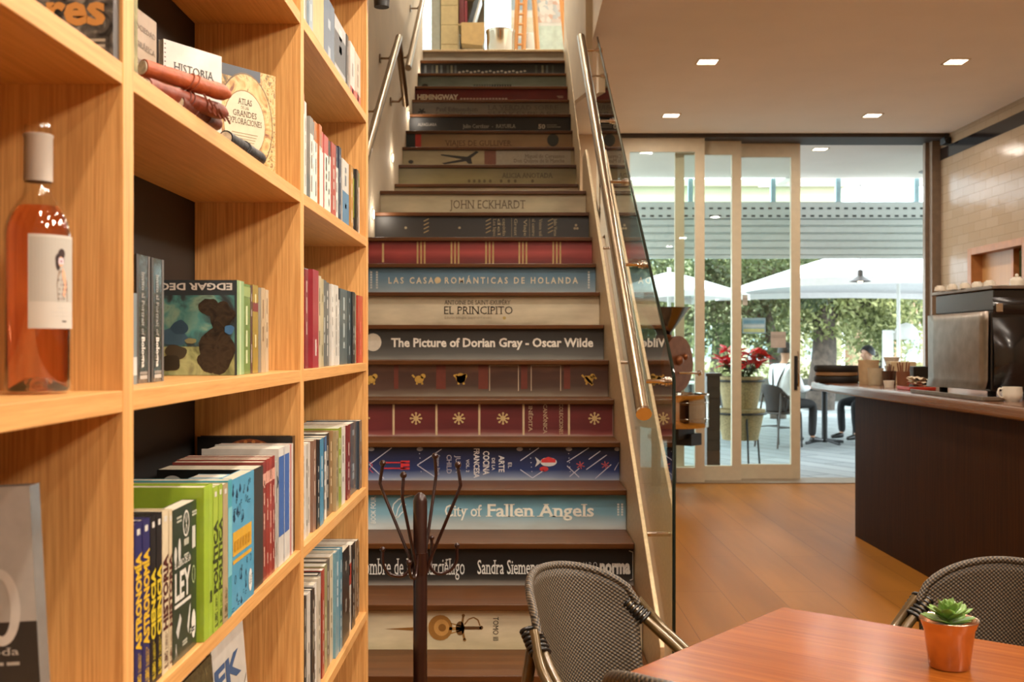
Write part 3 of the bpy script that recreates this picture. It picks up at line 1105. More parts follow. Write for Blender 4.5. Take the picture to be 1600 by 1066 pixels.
def cover_m(h, gloss=True):
    return pm('cover_' + h.strip('#'), c(h, .80), 0.32 if gloss else 0.6, 0, var=0.10, scale=25, coat=0.15 if gloss else 0)


class Art:
    """lets a book's printed marks be added to its cover mesh"""

    def __init__(self, b, mats, t, h, w):
        self.b, self.mats, self.tk, self.h, self.w = b, mats, t, h, w

    def m(self, hx):
        mt = hx if not isinstance(hx, str) else pm('print_' + hx.strip('#'), c(hx, .82), 0.4, 0, var=0.06, scale=50)
        if mt not in self.mats:
            self.mats.append(mt)
        return self.mats.index(mt)

    # spine: y across (0..t), z up
    def srect(self, y0, y1, z0, z1, col, o=0.0004):
        self.b.quad([(o, y0, z0), (o, y1, z0), (o, y1, z1), (o, y0, z1)], self.m(col))

    def sup(self, s, yb, z0, ln, hh, col, bold=0.0, serif=False, o=0.0008):
        """reads bottom to top"""
        self.b.text(s, (o, yb, z0), (0, 0, 1), (0, -1, 0), ln, hh, self.m(col), bold, serif)

    def sdown(self, s, yb, z1, ln, hh, col, bold=0.0, serif=False, o=0.0008):
        """reads top to bottom"""
        self.b.text(s, (o, yb, z1), (0, 0, -1), (0, 1, 0), ln, hh, self.m(col), bold, serif)

    # front cover: x from -w (left) to 0, z up
    def crect(self, x0, x1, z0, z1, col, o=0.0004):
        self.b.quad([(x0, -o, z0), (x1, -o, z0), (x1, -o, z1), (x0, -o, z1)], self.m(col))

    def cpoly(self, pts, col, o=0.0004):
        self.b.quad([(p[0], -o, p[1]) for p in pts], self.m(col))

    def cell(self, x, z, rx, rz, col, o=0.0004, n=32):
        self.cpoly([(x + rx * math.cos(2 * PI * i / n), z + rz * math.sin(2 * PI * i / n)) for i in range(n)], col, o)

    def cblob(self, x, z, rx, rz, col, seed, o=0.0004, n=22):
        rd = random.Random(seed)
        f = [rd.uniform(.72, 1.12) for _ in range(n)]
        f = [(f[i - 1] + 2 * f[i] + f[(i + 1) % n]) / 4 for i in range(n)]
        self.cpoly([(x + rx * f[i] * math.cos(2 * PI * i / n), z + rz * f[i] * math.sin(2 * PI * i / n)) for i in range(n)], col, o)

    def cring(self, x, z, rx, rz, wd, col, o=0.0004, n=32):
        for i in range(n):
            a, a2 = 2 * PI * i / n, 2 * PI * (i + 1) / n
            self.cpoly([(x + rx * math.cos(a), z + rz * math.sin(a)), (x + rx * math.cos(a2), z + rz * math.sin(a2)),
                        (x + (rx - wd) * math.cos(a2), z + (rz - wd) * math.sin(a2)), (x + (rx - wd) * math.cos(a), z + (rz - wd) * math.sin(a))], col, o)

    def ctext(self, s, x, z, w, h, col, bold=0.0, serif=False, align='L', o=0.0008, space=1.0):
        self.b.text(s, (x, -o, z), (1, 0, 0), (0, 0, 1), w, h, self.m(col), bold, serif, space, align)


def book(loc, t, h, w, cov, label, group=None, rz=0.0, art=None, hard=False, pg=None, tilt=0.0, lean=0.0, name='book', cat='book'):
    """spine on local x = 0 facing +x, thickness along +y, pages towards -x"""
    b = MB()
    mats = [cov if not isinstance(cov, str) else cover_m(cov)]
    e = min(0.003 if hard else 0.0012, t * 0.2)
    b.box(-e, 0, 0, t, 0, h)
    b.box(-w, -e, 0, e, 0, h)
    b.box(-w, -e, t - e, t, 0, h)
    if art:
        art(Art(b, mats, t, h, w))
    o = b.build(name, mats)
    o.location = (loc[0], loc[1], loc[2] + .0006)
    o.rotation_euler = (lean, tilt, rz)
    tag(o, label, cat, group)
    p = MB()
    i = 0.003 if hard else 0.0006
    p.box(-w + i, -e, e, t - e, i, h - i)
    p.build('page_block', pg or paper, o)
    return o


def dpx(px, X):
    return -X * F / (CX - px)


def spine_lines(seed, col):
    def f(a):
        rd = random.Random(seed)
        y = a.tk * 0.5
        wd = max(a.tk * 0.22, 0.0015)
        z = a.h * 0.12
        while z < a.h * 0.86:
            L = rd.uniform(0.012, 0.04)
            if rd.random() < 0.72:
                a.srect(y - wd / 2, y + wd / 2, z, min(z + L, a.h * 0.9), col)
            z += L + rd.uniform(0.003, 0.02)
    return f


def bands(items, seed=None, ink_=None):
    def f(a):
        for z0, z1, col in items:
            a.srect(0.0, a.tk, a.h * z0, a.h * z1, col)
        if seed is not None:
            spine_lines(seed, ink_ or '#77736b')(a)
    return f


# ---- far bay: five rows of spines
XS = -0.480
ROWS = [
    ('top shelf in view', 1, [
        (472, 478, .30, '#e8e2d6', 'tall thin white', 0, '#8b8578'), (478, 484, .30, '#a3a39b', 'tall thin grey', 0, '#5c5a55'), (484, 490, .31, '#9fb4c3', 'tall thin pale blue', 0, '#e6e8e6'),
        (490, 513, .205, '#cdbd85', 'thick yellow map-covered', 0, '#7f8a70'), (513, 529, .185, '#6e8093', 'thick blue grey', 0, '#b7c1c8'),
        (529, 546, .175, '#c3c5c4', 'light grey dark-labelled', [(.25, .78, '#5c5f63')], '#d9d9d4'), (546, 549, .175, '#2a2724', 'thin black', 0, '#b0aaa0'),
        (549, 556, .165, '#e3dbd1', 'white red-footed', [(0, .22, '#b4463b')], '#8c847a'), (556, 564, .16, '#dfc9b4', 'cream red-footed', [(0, .25, '#c05a48')], '#a08d7a')]),
    ('second shelf down', 2, [
        (472, 476, .235, '#c9684f', 'red-topped thin', [(0, .8, '#e6e0d6')], '#8f877c'), (476, 479.5, .22, '#e8e3da', 'thin white', 0, '#9a948a'),
        (479.5, 485, .22, '#ece7dd', 'white blue-footed', [(0, .28, '#5fa3bf')], '#8d877e'),
        (485, 490, .20, '#8f8d87', 'white grey-headed', [(0, .8, '#ebe5d9')], '#a7a095'), (490, 494.5, .20, '#7f7f7b', 'slim white grey-headed', [(0, .78, '#ece6da')], '#a7a095'),
        (494.5, 499, .205, '#cf8347', 'white orange-headed', [(0, .76, '#ebe5d9')], '#a7a095'), (499, 503, .205, '#c77a4c', 'slim white orange-headed', [(0, .74, '#ece7dc')], '#a7a095'),
        (503, 508.5, .20, '#c9736c', 'white pink-headed', [(0, .74, '#eee8dc')], '#a7a095'), (508.5, 515, .197, '#cc6d68', 'thick white pink-headed', [(0, .76, '#ece6da')], '#a7a095'),
        (515, 520.5, .197, '#4c4a48', 'white black-headed', [(0, .80, '#ece6da')], '#a7a095'),
        (520.5, 527.5, .20, '#bb5a50', 'coral red', 0, '#e0cdc0'), (527.5, 532, .205, '#303c56', 'white navy-headed', [(0, .72, '#e9e4da')], '#9a948a'), (532, 536, .21, '#2e3a52', 'navy', 0, '#a3a9b5'),
        (536, 546, .185, '#e5e0d6', 'thick white blue-footed', [(0, .52, '#5e86a6')], '#7a8087'), (546, 548, .19, '#5a564f', 'thin brown', 0, '#b5aca0'),
        (548, 552, .19, '#c9944c', 'ochre', 0, '#efe0bf'), (552, 556, .195, '#d0a45e', 'sandy ochre', 0, '#efe0bf'), (556, 559, .20, '#3b3b34', 'black lime-banded', [(.25, .85, '#9fae3f')], '#dfe0c8'),
        (559, 562, .20, '#35322f', 'thin black', 0, '#a09a90'), (562, 566, .20, '#e2dcd0', 'white green-headed', [(.78, 1, '#7d8f5c')], '#8f887c')]),
    ('third shelf down', 3, [
        (472, 480, .235, '#7d7b79', 'grey-jacketed', [(.05, .9, '#a83a3c')], '#d8d0c6'), (480, 484.5, .23, '#8c2f33', 'slim dark red', 0, '#d6c6ba'), (484.5, 489, .235, '#8d8c8a', 'slim grey', 0, '#56544f'),
        (489, 498, .235, '#a93540', 'raspberry red', 0, '#dccac0'), (498, 503, .225, '#cdbf9d', 'cream', 0, '#7d735d'), (503, 507, .22, '#c5b88f', 'straw', 0, '#72684f'),
        (507, 513, .22, '#6d6f6a', 'speckled grey', 0, '#bfc0b8'), (513, 519, .217, '#595b58', 'charcoal', 0, '#cbc9c0'), (519, 523, .215, '#e6e3da', 'white', 0, '#9a958a'),
        (523, 529, .215, '#dfdcd2', 'broad white', 0, '#9a958a'), (529, 532, .215, '#26282a', 'thin black', 0, '#b5b5b0'), (532, 536, .213, '#e4e2da', 'white dark-topped', [(.85, 1, '#2f3133')], '#9a958a'),
        (536, 547, .213, '#5b6a6c', 'thick slate', 0, '#a9b5b4'), (547, 552, .213, '#3a4a50', 'dark slate', 0, '#98a5a8'), (552, 556, .213, '#2d3134', 'black', 0, '#a8aaa5'),
        (556, 559, .21, '#8f9a7b', 'sage', 0, '#dde0cb'), (559, 567, .207, '#b8382f', 'bright red', 0, '#d56b5d')]),
    ('fourth shelf down', 4, [
        (472, 481, .215, '#dcd8cf', 'white', 0, '#8f8a80'), (481, 486, .215, '#c8c2b5', 'cream', 0, '#7b7568'), (486, 491, .216, '#e3dfd5', 'broad white', 0, '#8f8a80'),
        (491, 496, .218, '#8f6d5a', 'pinkish brown', 0, '#d9c9b8'), (496, 500.5, .215, '#1f1f1f', 'black', 0, '#bdbab2'), (500.5, 506, .215, '#4e93b5', 'bright blue', 0, '#d5e2e6'),
        (506, 510, .213, '#23262b', 'slim black', 0, '#b0b0ac'), (510, 515, .213, '#e0ded6', 'white blue-topped', [(.82, 1, '#4a6d94')], '#8f8a80'), (515, 520, .217, '#32302c', 'dark brown', 0, '#c9bfae'),
        (520, 526, .217, '#8a6a44', 'brown', 0, '#dbc7a3'), (526, 530, .215, '#b4a37c', 'tan', 0, '#6d624a'), (530, 535, .22, '#93a63a', 'lime green', 0, '#e2e6c2'),
        (535, 541, .215, '#e2ded6', 'white', 0, '#8f8a80'), (541, 545, .215, '#c9c0b4', 'cream', 0, '#7b7568'), (545, 550, .215, '#7c2d30', 'dark red', 0, '#cfb8ac'),
        (550, 563, .213, '#46505a', 'thick slate', 0, '#8b959d'), (563, 572, .212, '#3c4650', 'dark slate shrink-wrapped', 0, '#9aa4ab')]),
    ('fifth shelf down', 5, [
        (472, 480, .255, '#c9c4b9', 'cream', 0, '#706b61'), (480, 484, .255, '#2a2723', 'black', 0, '#b8b2a6'), (484, 489, .257, '#dcd7cd', 'white', 0, '#8a857a'), (489, 493, .258, '#3a352f', 'dark brown', 0, '#c0b6a5'),
        (493, 498, .262, '#e2ded5', 'broad white', 0, '#8a857a'), (498, 502, .268, '#d0c6b3', 'straw', 0, '#7a705c'), (502, 507, .27, '#262321', 'black grey-topped', [(.8, 1, '#8b8780')], '#a8a297'),
        (507, 510.5, .272, '#b04a3c', 'slim red', 0, '#e0c6b8'), (510.5, 515, .276, '#9d9a6a', 'olive', 0, '#dcd8b2'), (515, 520, .28, '#6c6459', 'taupe', 0, '#c8bfb0'),
        (520, 525, .282, '#d9c9a8', 'sand', 0, '#85785c'), (525, 531, .282, '#73a3b5', 'pale blue', 0, '#dbe5e8'), (531, 535, .28, '#5c94ac', 'slim blue', 0, '#dbe5e8'),
        (535, 546, .262, '#2b2623', 'thick black', 0, '#8d857b'), (546, 551, .25, '#d8d2c8', 'white red-lettered', [(.55, .8, '#b04538')], '#8a857a'),
        (551, 556, .25, '#1f1d1c', 'slim black', 0, '#a8a297'), (556, 561, .24, '#8f8a80', 'grey', 0, '#4e4a43'), (561, 565, .235, '#252321', 'thin black', 0, '#a8a297'), (565, 572, .225, '#77756f', 'stone grey portrait-spined', [(.35, .85, '#3b3a38')], '#c5c1b8')]),
]
for nm, si, items in ROWS:
    z = SH[si]
    n = len(items)
    for i, (p0, p1, h, col, desc, bd, inkc) in enumerate(items):
        y0, y1 = max(dpx(p0, XS), 2.412), min(dpx(p1, XS), 3.428)
        rd = random.Random(si * 100 + i)
        dx = -rd.uniform(0, 0.012)
        lab = '%s book, %s from the stairs, far bay, %s' % (desc, ORD[n - 1 - i], nm)
        a = bands(bd or [], si * 50 + i, inkc)
        book((XS + dx, y0 + .0004, z), (y1 - y0) - 0.0008, h, 0.15 + rd.uniform(0, .03), col, lab, 'books on the %s of the far bay' % nm, art=a, hard=rd.random() < .4,
             pg=paper_w if rd.random() < .5 else paper)
book((-0.50, 2.93, SH[6]), .03, .355, .17, '#5e5f3c', 'olive hardback alone on the lowest visible shelf of the far bay', art=bands([(.3, .75, '#a58a55')], 3, '#ccc29a'), hard=True)

# ---- middle bay, shelf level with the bottle
z = SH[3]
G3 = 'books on the bottle-level shelf of the middle bay'
book((-.52, 1.455, z), .04, .125, .15, '#7d8a8d', 'low grey blue book half hidden behind the upright, beside the shrink-wrapped pair', G3, art=bands([(.1, .3, '#c9cdc9')]))


def art_bologna(a):
    a.srect(0, a.tk * .16, 0, a.h, '#4b4744'); a.srect(a.tk * .84, a.tk, 0, a.h, '#6a6663')
    a.sdown('Invito al Portrait of', a.tk * .36, a.h * .87, a.h * .50, .0125, '#b9b3aa', 0, True)
    a.sdown('Bologna', a.tk * .36, a.h * .36, a.h * .24, .0135, '#e9e4da', .03, True)
    a.srect(a.tk * .25, a.tk * .8, a.h * .03, a.h * .06, '#b7b0a6'); a.srect(a.tk * .25, a.tk * .8, a.h * .068, a.h * .09, '#8d867d')


shrink = pm('shrink_wrapped_black', '#24211f', 0.12, 0, var=0.4, scale=30, bump=0.5, coat=0.8)
book((-.53, 1.522, z), .056, .182, .16, shrink, 'black shrink-wrapped thick book titled Bologna, next to the oak upright', G3, art=art_bologna, hard=True)
book((-.53, 1.584, z), .056, .182, .16, shrink, 'black shrink-wrapped thick book titled Bologna, beside the painted-cover book', G3, art=art_bologna, hard=True)


def blot_mat(name, stops, scale=9.0, dist=1.2, rough=0.35):
    m, n, l, bs = newmat(name)
    tc = n.new('ShaderNodeTexCoord')
    no = n.new('ShaderNodeTexNoise')
    no.inputs['Scale'].default_value = scale
    no.inputs['Detail'].default_value = 5
    no.inputs['Distortion'].default_value = dist
    l.new(tc.outputs['Object'], no.inputs['Vector'])
    cr = n.new('ShaderNodeValToRGB')
    el = cr.color_ramp.elements
    while len(el) < len(stops):
        el.new(0.5)
    for e, (p, h) in zip(el, stops):
        e.position = p
        e.color = c(h)
    l.new(no.outputs[0], cr.inputs[0])
    l.new(cr.outputs[0], bs.inputs['Base Color'])
    bs.inputs['Roughness'].default_value = rough
    return m


blot_a = blot_mat('abstract_teal_print', [(0.30, '#2c2823'), (0.42, '#3d4a4d'), (0.52, '#4d8683'), (0.6, '#7f9f8c'), (0.72, '#35393c')], 14)
blot_b = blot_mat('abstract_olive_print', [(0.30, '#2b2620'), (0.45, '#8d9463'), (0.55, '#b0b27c'), (0.7, '#4c4236')], 16)


def art_degas(a):
    w, h = a.w, a.h
    a.crect(-w, 0, 0, h, '#3b4347', .0003)
    a.crect(-w, -.004, h * .30, h * .84, blot_a, .0005)
    a.crect(-w, -.004, 0, h * .30, blot_b, .0005)
    dk = blot_mat('abstract_brown_print', [(.3, '#1f1a15'), (.5, '#3f352a'), (.7, '#241f1a')], 40)
    for q, (x, zz, rx, rz) in enumerate(((-.22, .27, .20, .25), (-.30, .16, .14, .14), (-.16, .62, .15, .16), (-.30, .72, .12, .10))):
        a.cblob(w * x, h * zz, w * rx, h * rz, dk, q, .0007 + .0001 * q)
    for q, (x, zz, rx, rz, cc) in enumerate(((-.70, .40, .18, .10, '#46667c'), (-.62, .50, .10, .08, '#39556a'), (-.08, .48, .06, .05, '#4c7fb0'), (-.66, .24, .13, .09, '#4f4636'), (-.72, .13, .11, .10, '#3a3328'), (-.50, .36, .07, .03, '#8d8a62'))):
        a.cblob(w * x, h * zz, w * rx, h * rz, cc, q + 9, .0012 + .0001 * q)
    # title printed upside down as the copy stands on its head
    a.b.text('EDGAR DEGAS', (-.008, -.0012, h * .965), (-1, 0, 0), (0, 0, -1), w * .95, .0125, a.m('#e4e2da'), .03)
    a.srect(0, a.tk, 0, a.h, '#8fae7a'); a.srect(a.tk * .35, a.tk * .55, 0, a.h, '#c2d2a4', .0006)


book((-.50, 1.954, z), .05, .171, .165, '#3b4347', 'square book standing upside down with its teal painted cover showing', G3, art=art_degas)
for y0, y1, h, col, inkc, bd, desc in ((2.005, 2.062, .168, '#6f8a45', '#cfd8a8', [(.86, .97, '#95a866')], 'green square'), (2.063, 2.08, .168, '#5a3b34', '#d8c8b8', 0, 'slim maroon square'),
                                       (2.081, 2.125, .17, '#a58a35', '#e4d7a0', [(.7, .8, '#7e3430')], 'mustard square'), (2.126, 2.15, .167, '#8c877a', '#d6d2c6', 0, 'slim grey square'),
                                       (2.151, 2.185, .168, '#c5ab86', '#8a6a4a', 0, 'beige square'), (2.186, 2.215, .166, '#cdb899', '#8f7350', 0, 'pale sand square')):
    book((-.502, y0, z), y1 - y0 - .001, h, .16, col, '%s book in the short row right of the painted-cover book' % desc, G3, art=bands(bd or [], int(y0 * 1000), inkc))

# ---- middle bay, next shelf down
z = SH[4]
G4 = 'books on the shelf below the bottle level in the middle bay'


def art_big(title, base, body, small='EL LIBRO DE LA', zt=.12, ln=.62):
    def f(a):
        a.srect(a.tk * .04, a.tk * .96, 0, a.h * .99, base)
        a.sup('EL LIBRO', a.tk * .84, a.h * .03, a.h * .10, a.tk * .52, body, .03)
        a.sup(small, a.tk * .62, a.h * .145, a.h * .11, a.tk * .2, body, .01); a.sup('LIBRO', a.tk * .84, a.h * .145, a.h * .09, a.tk * .18, body, .01)
        a.sup(title, a.tk * .86, a.h * .265, a.h * ln, a.tk * .72, body, .05)
        a.srect(a.tk * .3, a.tk * .7, a.h * .93, a.h * .965, '#d8d4ca', .0007)
    return f


navy = '#2b2a5e'
for y0, y1, h, col, tt, base, body, ln, desc, lab in (
        (1.362, 1.390, .222, navy, 'ASTRONOMÍA', navy, '#e0b62c', .56, 'dark blue', 'thick book with yellow title Astronomía, next to the upright'),
        (1.391, 1.420, .222, navy, 'ASTRONOMÍA', navy, '#e0b62c', .56, 'dark blue', 'thick book with yellow title Astronomía, touching the Ciencia pair'),
        (1.421, 1.444, .222, '#1d1b1d', 'CIENCIA', '#1d1b1d', '#d9c02e', .42, 'black', 'book with yellow title Ciencia, touching the Astronomía pair'),
        (1.445, 1.468, .222, '#1d1b1d', 'CIENCIA', '#1d1b1d', '#d9c02e', .42, 'black', 'book with yellow title Ciencia, touching the cream Historia'),
        (1.469, 1.496, .222, '#d8c7a4', 'HISTORIA', '#d8c7a4', '#4a1c18', .46, 'cream', 'book with dark red title Historia, touching the Ciencia pair'),
        (1.497, 1.512, .219, '#d2c09c', 'HISTORIA', '#d2c09c', '#54221c', .46, 'slim cream', 'book with dark red title Historia, in front of the face-out Ley')):
    book((-.477, y0, z), y1 - y0, h, .18, col, '%s %s' % (desc, lab), G4, art=art_big(tt, base, body, ln=ln), hard=True)


def art_ley(a):
    w, h = a.w, a.h
    a.ctext('LEY', -w * .94, h * .40, w * .66, .040, '#dcd9cd', .03)
    a.ctext('EL LIBRO DE LA', -w * .94, h * .612, w * .66, .010, '#dcd9cd', .02)
    a.crect(-w * .94, -w * .26, h * .35, h * .373, '#dcd9cd')
    a.cring(-w * .46, h * .875, .015, .019, .003, '#dcd9cd')
    for q in range(4):
        an = q * PI / 4
        a.cpoly([(-w * .46 + .013 * math.cos(an) - .0008, h * .875 + .017 * math.sin(an)), (-w * .46 + .013 * math.cos(an) + .0008, h * .875 + .017 * math.sin(an)),
                 (-w * .46 - .013 * math.cos(an) + .0008, h * .875 - .017 * math.sin(an)), (-w * .46 - .013 * math.cos(an) - .0008, h * .875 - .017 * math.sin(an))], '#dcd9cd', .0006)
    a.cell(-w * .74, h * .72, .006, .017, '#cfcdc2'); a.cell(-w * .9, h * .70, .006, .012, '#cfcdc2')
    a.crect(-w * .2, -w * .06, h * .68, h * .83, '#cfcdc2'); a.cring(-w * .14, h * .5, .008, .013, .002, '#b7c48f')
    for x, z_ in ((-.85, .93), (-.85, .905), (-.2, .92), (-.2, .9), (-.55, .76), (-.55, .745), (-.55, .73), (-.55, .66), (-.3, .13), (-.3, .11), (-.62, .09), (-.62, .07)):
        a.crect(w * x, w * (x + .2), h * z_, h * z_ + .003, '#b9b9a6')
    a.cpoly([(-w * .88, h * .2), (-w * .72, h * .3), (-w * .66, h * .26), (-w * .8, h * .14)], '#cfcdc2'); a.cpoly([(-w * .42, h * .18), (-w * .3, h * .32), (-w * .27, h * .3), (-w * .36, h * .12)], '#cfcdc2')
    a.cpoly([(-w * .92, h * .02), (-w * .88, h * .13), (-w * .84, h * .02), (-w * .88, h * .07)], '#cfcdc2')
    a.cell(-w * .14, h * .16, .010, .021, '#e6e3d8')


book((-.4965 + .0195, 1.628, z), .022, .216, .112, '#2c3b2c', 'dark green book titled Ley facing out between cream Historia and lime spines', G4, rz=PI / 2, art=art_ley)


def art_lime(a):
    a.crect(-a.w + .03, -a.w + .065, a.h * .87, a.h * .89, '#33401c'); a.crect(-a.w + .03, -a.w + .07, a.h * .84, a.h * .86, '#33401c'); a.cell(-a.w * .97, a.h * .78, .012, .03, '#20260f')
    a.srect(a.tk * .62, a.tk * .66, .0, a.h, '#c6df6d')
    a.srect(a.tk * .7, a.tk * .9, a.h * .22, a.h * .3, '#2f3a18')


book((-.468, 1.636, z), .047, .2325, .19, '#a3c239', 'lime green hardback with its broad cover top showing behind the dark green Ley', G4, art=art_lime, hard=True)
for y0, y1, h, col, tt, inkc, desc in ((1.684, 1.713, .226, '#a5bd42', 'POLÍTICA', '#39421c', 'lime spine lettered Política, touching the broad lime hardback'), (1.714, 1.739, .226, '#9cb53d', 'POLÍTICA', '#3c4620', 'lime spine lettered Política, touching the beige spine'),
                                       (1.740, 1.772, .223, '#b09d78', '', '#5a4a30', 'beige spine between the lime and the turquoise books')):
    book((-.468, y0, z), y1 - y0, h, .18, col, desc, G4, art=art_big(tt, col, inkc, ln=.5))
book((-.468, 1.773, z), .024, .226, .18, '#4fa9b8', 'slim turquoise spine touching the face-out blue book', G4, art=bands([(.3, .8, '#7ec3cb')]))


def art_blue(a):
    w, h = a.w, a.h
    a.crect(-w * .93, -w * .12, h * .42, h * .60, '#d9a836'); [a.crect(-w * (.88 - .12 * q), -w * (.80 - .12 * q), h * .45, h * .53, '#bf8a25', .0009) for q in range(6)]
    a.crect(-w * .93, -w * .12, h * .36, h * .39, '#d9a836')
    rd = random.Random(5)
    for q in range(46):
        x, zz = -w * rd.uniform(.06, .94), h * rd.choice((rd.uniform(.03, .33), rd.uniform(.64, .95)))
        s_ = rd.uniform(.003, .008)
        if q % 3 == 0:
            a.cring(x, zz, s_, s_ * 1.3, .0014, '#1f3a4e')
        elif q % 3 == 1:
            a.cpoly([(x - s_, zz), (x, zz + s_ * 1.6), (x + s_, zz), (x, zz - s_ * .6)], '#22405a')
        else:
            a.crect(x - s_, x + s_, zz, zz + .0018, '#264a63'); a.crect(x - s_, x + s_ * .4, zz - .004, zz - .0022, '#264a63')
    a.cell(-w * .17, h * .14, .012, .02, '#e8e6de')


book((-.470, 1.957, z), .024, .223, .158, '#5aa6c8', 'bright blue book facing out with a yellow title panel', G4, rz=PI / 2, art=art_blue)
for y0, lab in ((1.800, 'light blue book behind the face-out blue one, nearer its turquoise side'), (1.856, 'light blue book behind the face-out blue one, nearer the dark spine')):
    book((-.500, y0, z), .05, .221, .055, '#8cc3dd', lab, G4, pg=paper_w)


def art_sticker(a):
    a.cell(-a.w + .028, a.h * .87, .020, .018, '#c5c2ba'); a.crect(-a.w + .015, -a.w + .041, a.h * .864, a.h * .878, '#8f8c85', .0007)
    for q in range(3):
        a.crect(-a.w + .062, -a.w + .082 - .003 * q, a.h * (.92 - .04 * q), a.h * (.94 - .04 * q), '#d8d4c9', .0007)
    a.srect(0, a.tk, 0, a.h, '#3a3834')


book((-.475, 1.974, z), .074, .221, .175, '#1d1a18', 'thick black book with a round pale sticker on its cover', G4, art=art_sticker)
for i, (y0, y1, col, h) in enumerate(((2.050, 2.078, '#8f3a33', .226), (2.079, 2.104, '#9c3c33', .228), (2.105, 2.130, '#a8443a', .228), (2.131, 2.155, '#93352f', .229))):
    book((-.476, y0, z), y1 - y0 - .001, h, .17, col, 'salmon red paperback, %s of four after the thick black book' % ORD[i], G4, art=bands([(.8, .9, '#d9a08d')], 70 + i, '#e0b9a5'))
for i, (y0, y1, col) in enumerate(((2.157, 2.172, '#cfc8bd'), (2.173, 2.187, '#b5aea4'))):
    book((-.478, y0, z), y1 - y0 - .001, .215, .16, col, 'slim pale paperback touching the %s' % ('salmon red row', 'large white and blue book')[i], G4, art=spine_lines(80 + i, '#6f6a62'))


def art_whiteblue(a):
    a.srect(0, a.tk, a.h * .25, a.h * .93, '#3f66a8'); a.srect(a.tk * .48, a.tk * .52, 0, a.h, '#c9ccd2', .0008)
    a.cring(-a.w * .45, a.h * .72, .07, .05, .012, '#43505c'); a.crect(-a.w, 0, a.h * .93, a.h, '#dedbd3', .0006)


book((-.476, 2.19, z), .10, .238, .155, '#dedbd3', 'large white book with broad blue spine near the end of the shelf', G4, art=art_whiteblue, hard=True, pg=paper_w)
for i, y0 in enumerate((2.292, 2.309, 2.326)):
    book((-.478, y0, z), .0155, .236, .155, ('#e0ddd5', '#c98b8b', '#d9d6cf')[i], '%s slim book between the white and blue book and the black ornate one' % ('white', 'pink', 'pale grey')[i], G4)


def art_orn(a):
    for k_, cc in ((.078, '#8a4a26'), (.070, '#5c2f18'), (.062, '#9a5a30')):
        a.cring(-a.w * .45, a.h * .70, k_, k_ * .9, .008, cc)
    for q in range(14):
        an = PI * q / 13
        a.cell(-a.w * .45 + .071 * math.cos(an), a.h * .70 + .064 * math.sin(an), .004, .004, '#c07a42', .0007)


book((-.480, 2.344, z), .028, .250, .205, '#1a1513', 'tall black book with a coppery ornamental arch on its cover', G4, art=art_orn, hard=True)

# ---- middle bay, lowest shelf in view: three books facing out, leaning back
z = SH[5]


def face_out(d0, d1, h, col, label, art, back=0.11, lean=0.08, x=-.50):
    """facing +x, leaning against the back"""
    w = d1 - d0
    return book((x - .005, d1, z + .003), .022, h, w, col, label, 'books leaning face-out low in the middle bay', rz=PI / 2, art=art, lean=-lean, hard=True)


def art_k(a):
    a.ctext('EK', -a.w * .98, a.h * .70, a.w * .80, .045, '#42618c', .04)
    for q in range(3):
        a.cpoly([(-a.w * .9, a.h * (.15 + .1 * q)), (-a.w * .4, a.h * (.3 + .09 * q)), (-a.w * .02, a.h * (.45 + .1 * q)), (-a.w * .02, a.h * (.44 + .1 * q)), (-a.w * .4, a.h * (.28 + .09 * q)), (-a.w * .9, a.h * (.12 + .1 * q))], ['#7a5238', '#94694a', '#5d4632'][q])
    a.cell(-a.w * .66, a.h * .42, .02, .02, '#a8683a', .0007)


face_out(1.895, 2.112, .315, '#ddd8ce', 'white book with blue letters leaning face-out at the end of the low shelf', art_k)


def art_moss(a):
    a.crect(-a.w, 0, 0, a.h, blot_mat('mossy_print', [(.35, '#2a2418'), (.5, '#5d5234'), (.62, '#3b3420'), (.75, '#7b6c48')], 40, 1.5))


face_out(1.72, 1.89, .30, '#3a3220', 'mossy brown book leaning face-out between the two white ones', art_moss)
face_out(1.53, 1.715, .29, '#c9c7c0', 'pale grey book leaning face-out on the low shelf beside the mossy brown one', lambda a: a.cring(-a.w * .3, a.h * .8, .05, .05, .012, '#5a5c5e'))

# ---- middle bay, upper shelf
z = SH[2]
book((-.485, 1.345, z), .052, .33, .18, blot_mat('olive_cloth', [(.35, '#6f6a4a'), (.65, '#9a9468')], 60, .5, .8), 'tall olive cloth book pressed against the upright above the bottle', art=None, hard=True)


def rot_book(p0, p1, h, t, col, label, art, **k):
    """book whose front cover runs from p0 (left) to p1 (right) in plan"""
    v = Vector((p1[0] - p0[0], p1[1] - p0[1]))
    return book((p1[0], p1[1], z), t, h, v.length, col, label, rz=math.atan2(v.y, v.x), art=art, **k)


def art_soc(a):
    for i, s in enumerate(('LA SOCIEDAD', 'GEOGRÁFICA', 'EXPLORACIÓN', 'ESPAÑOLA')):
        a.ctext(s, -a.w * .93, a.h * (.84 - .135 * i), a.w * .88, .0095, '#7d6f60', 0, True)


rot_book((-.612, 1.70), (-.604, 1.832), .205, .010, '#c2ad94', 'beige paperback standing open beside the spiral-bound Historia', art_soc)


def art_hist(a):
    for q in range(24):
        a.crect(-a.w + .0015, -a.w + .005, a.h * (q + .5) / 24.5 - .001, a.h * (q + .5) / 24.5 + .001, '#5a5048')
    a.ctext('HISTORIA', -a.w * .84, a.h * .735, a.w * .70, .0155, '#2d2926', 0.004, True); a.ctext('ENERGÍA', -a.w * .72, a.h * .585, a.w * .58, .0150, '#2d2926', 0.004, True)
    a.ctext('de la', -a.w * .84, a.h * .60, None, .007, '#6a625a', 0, True)


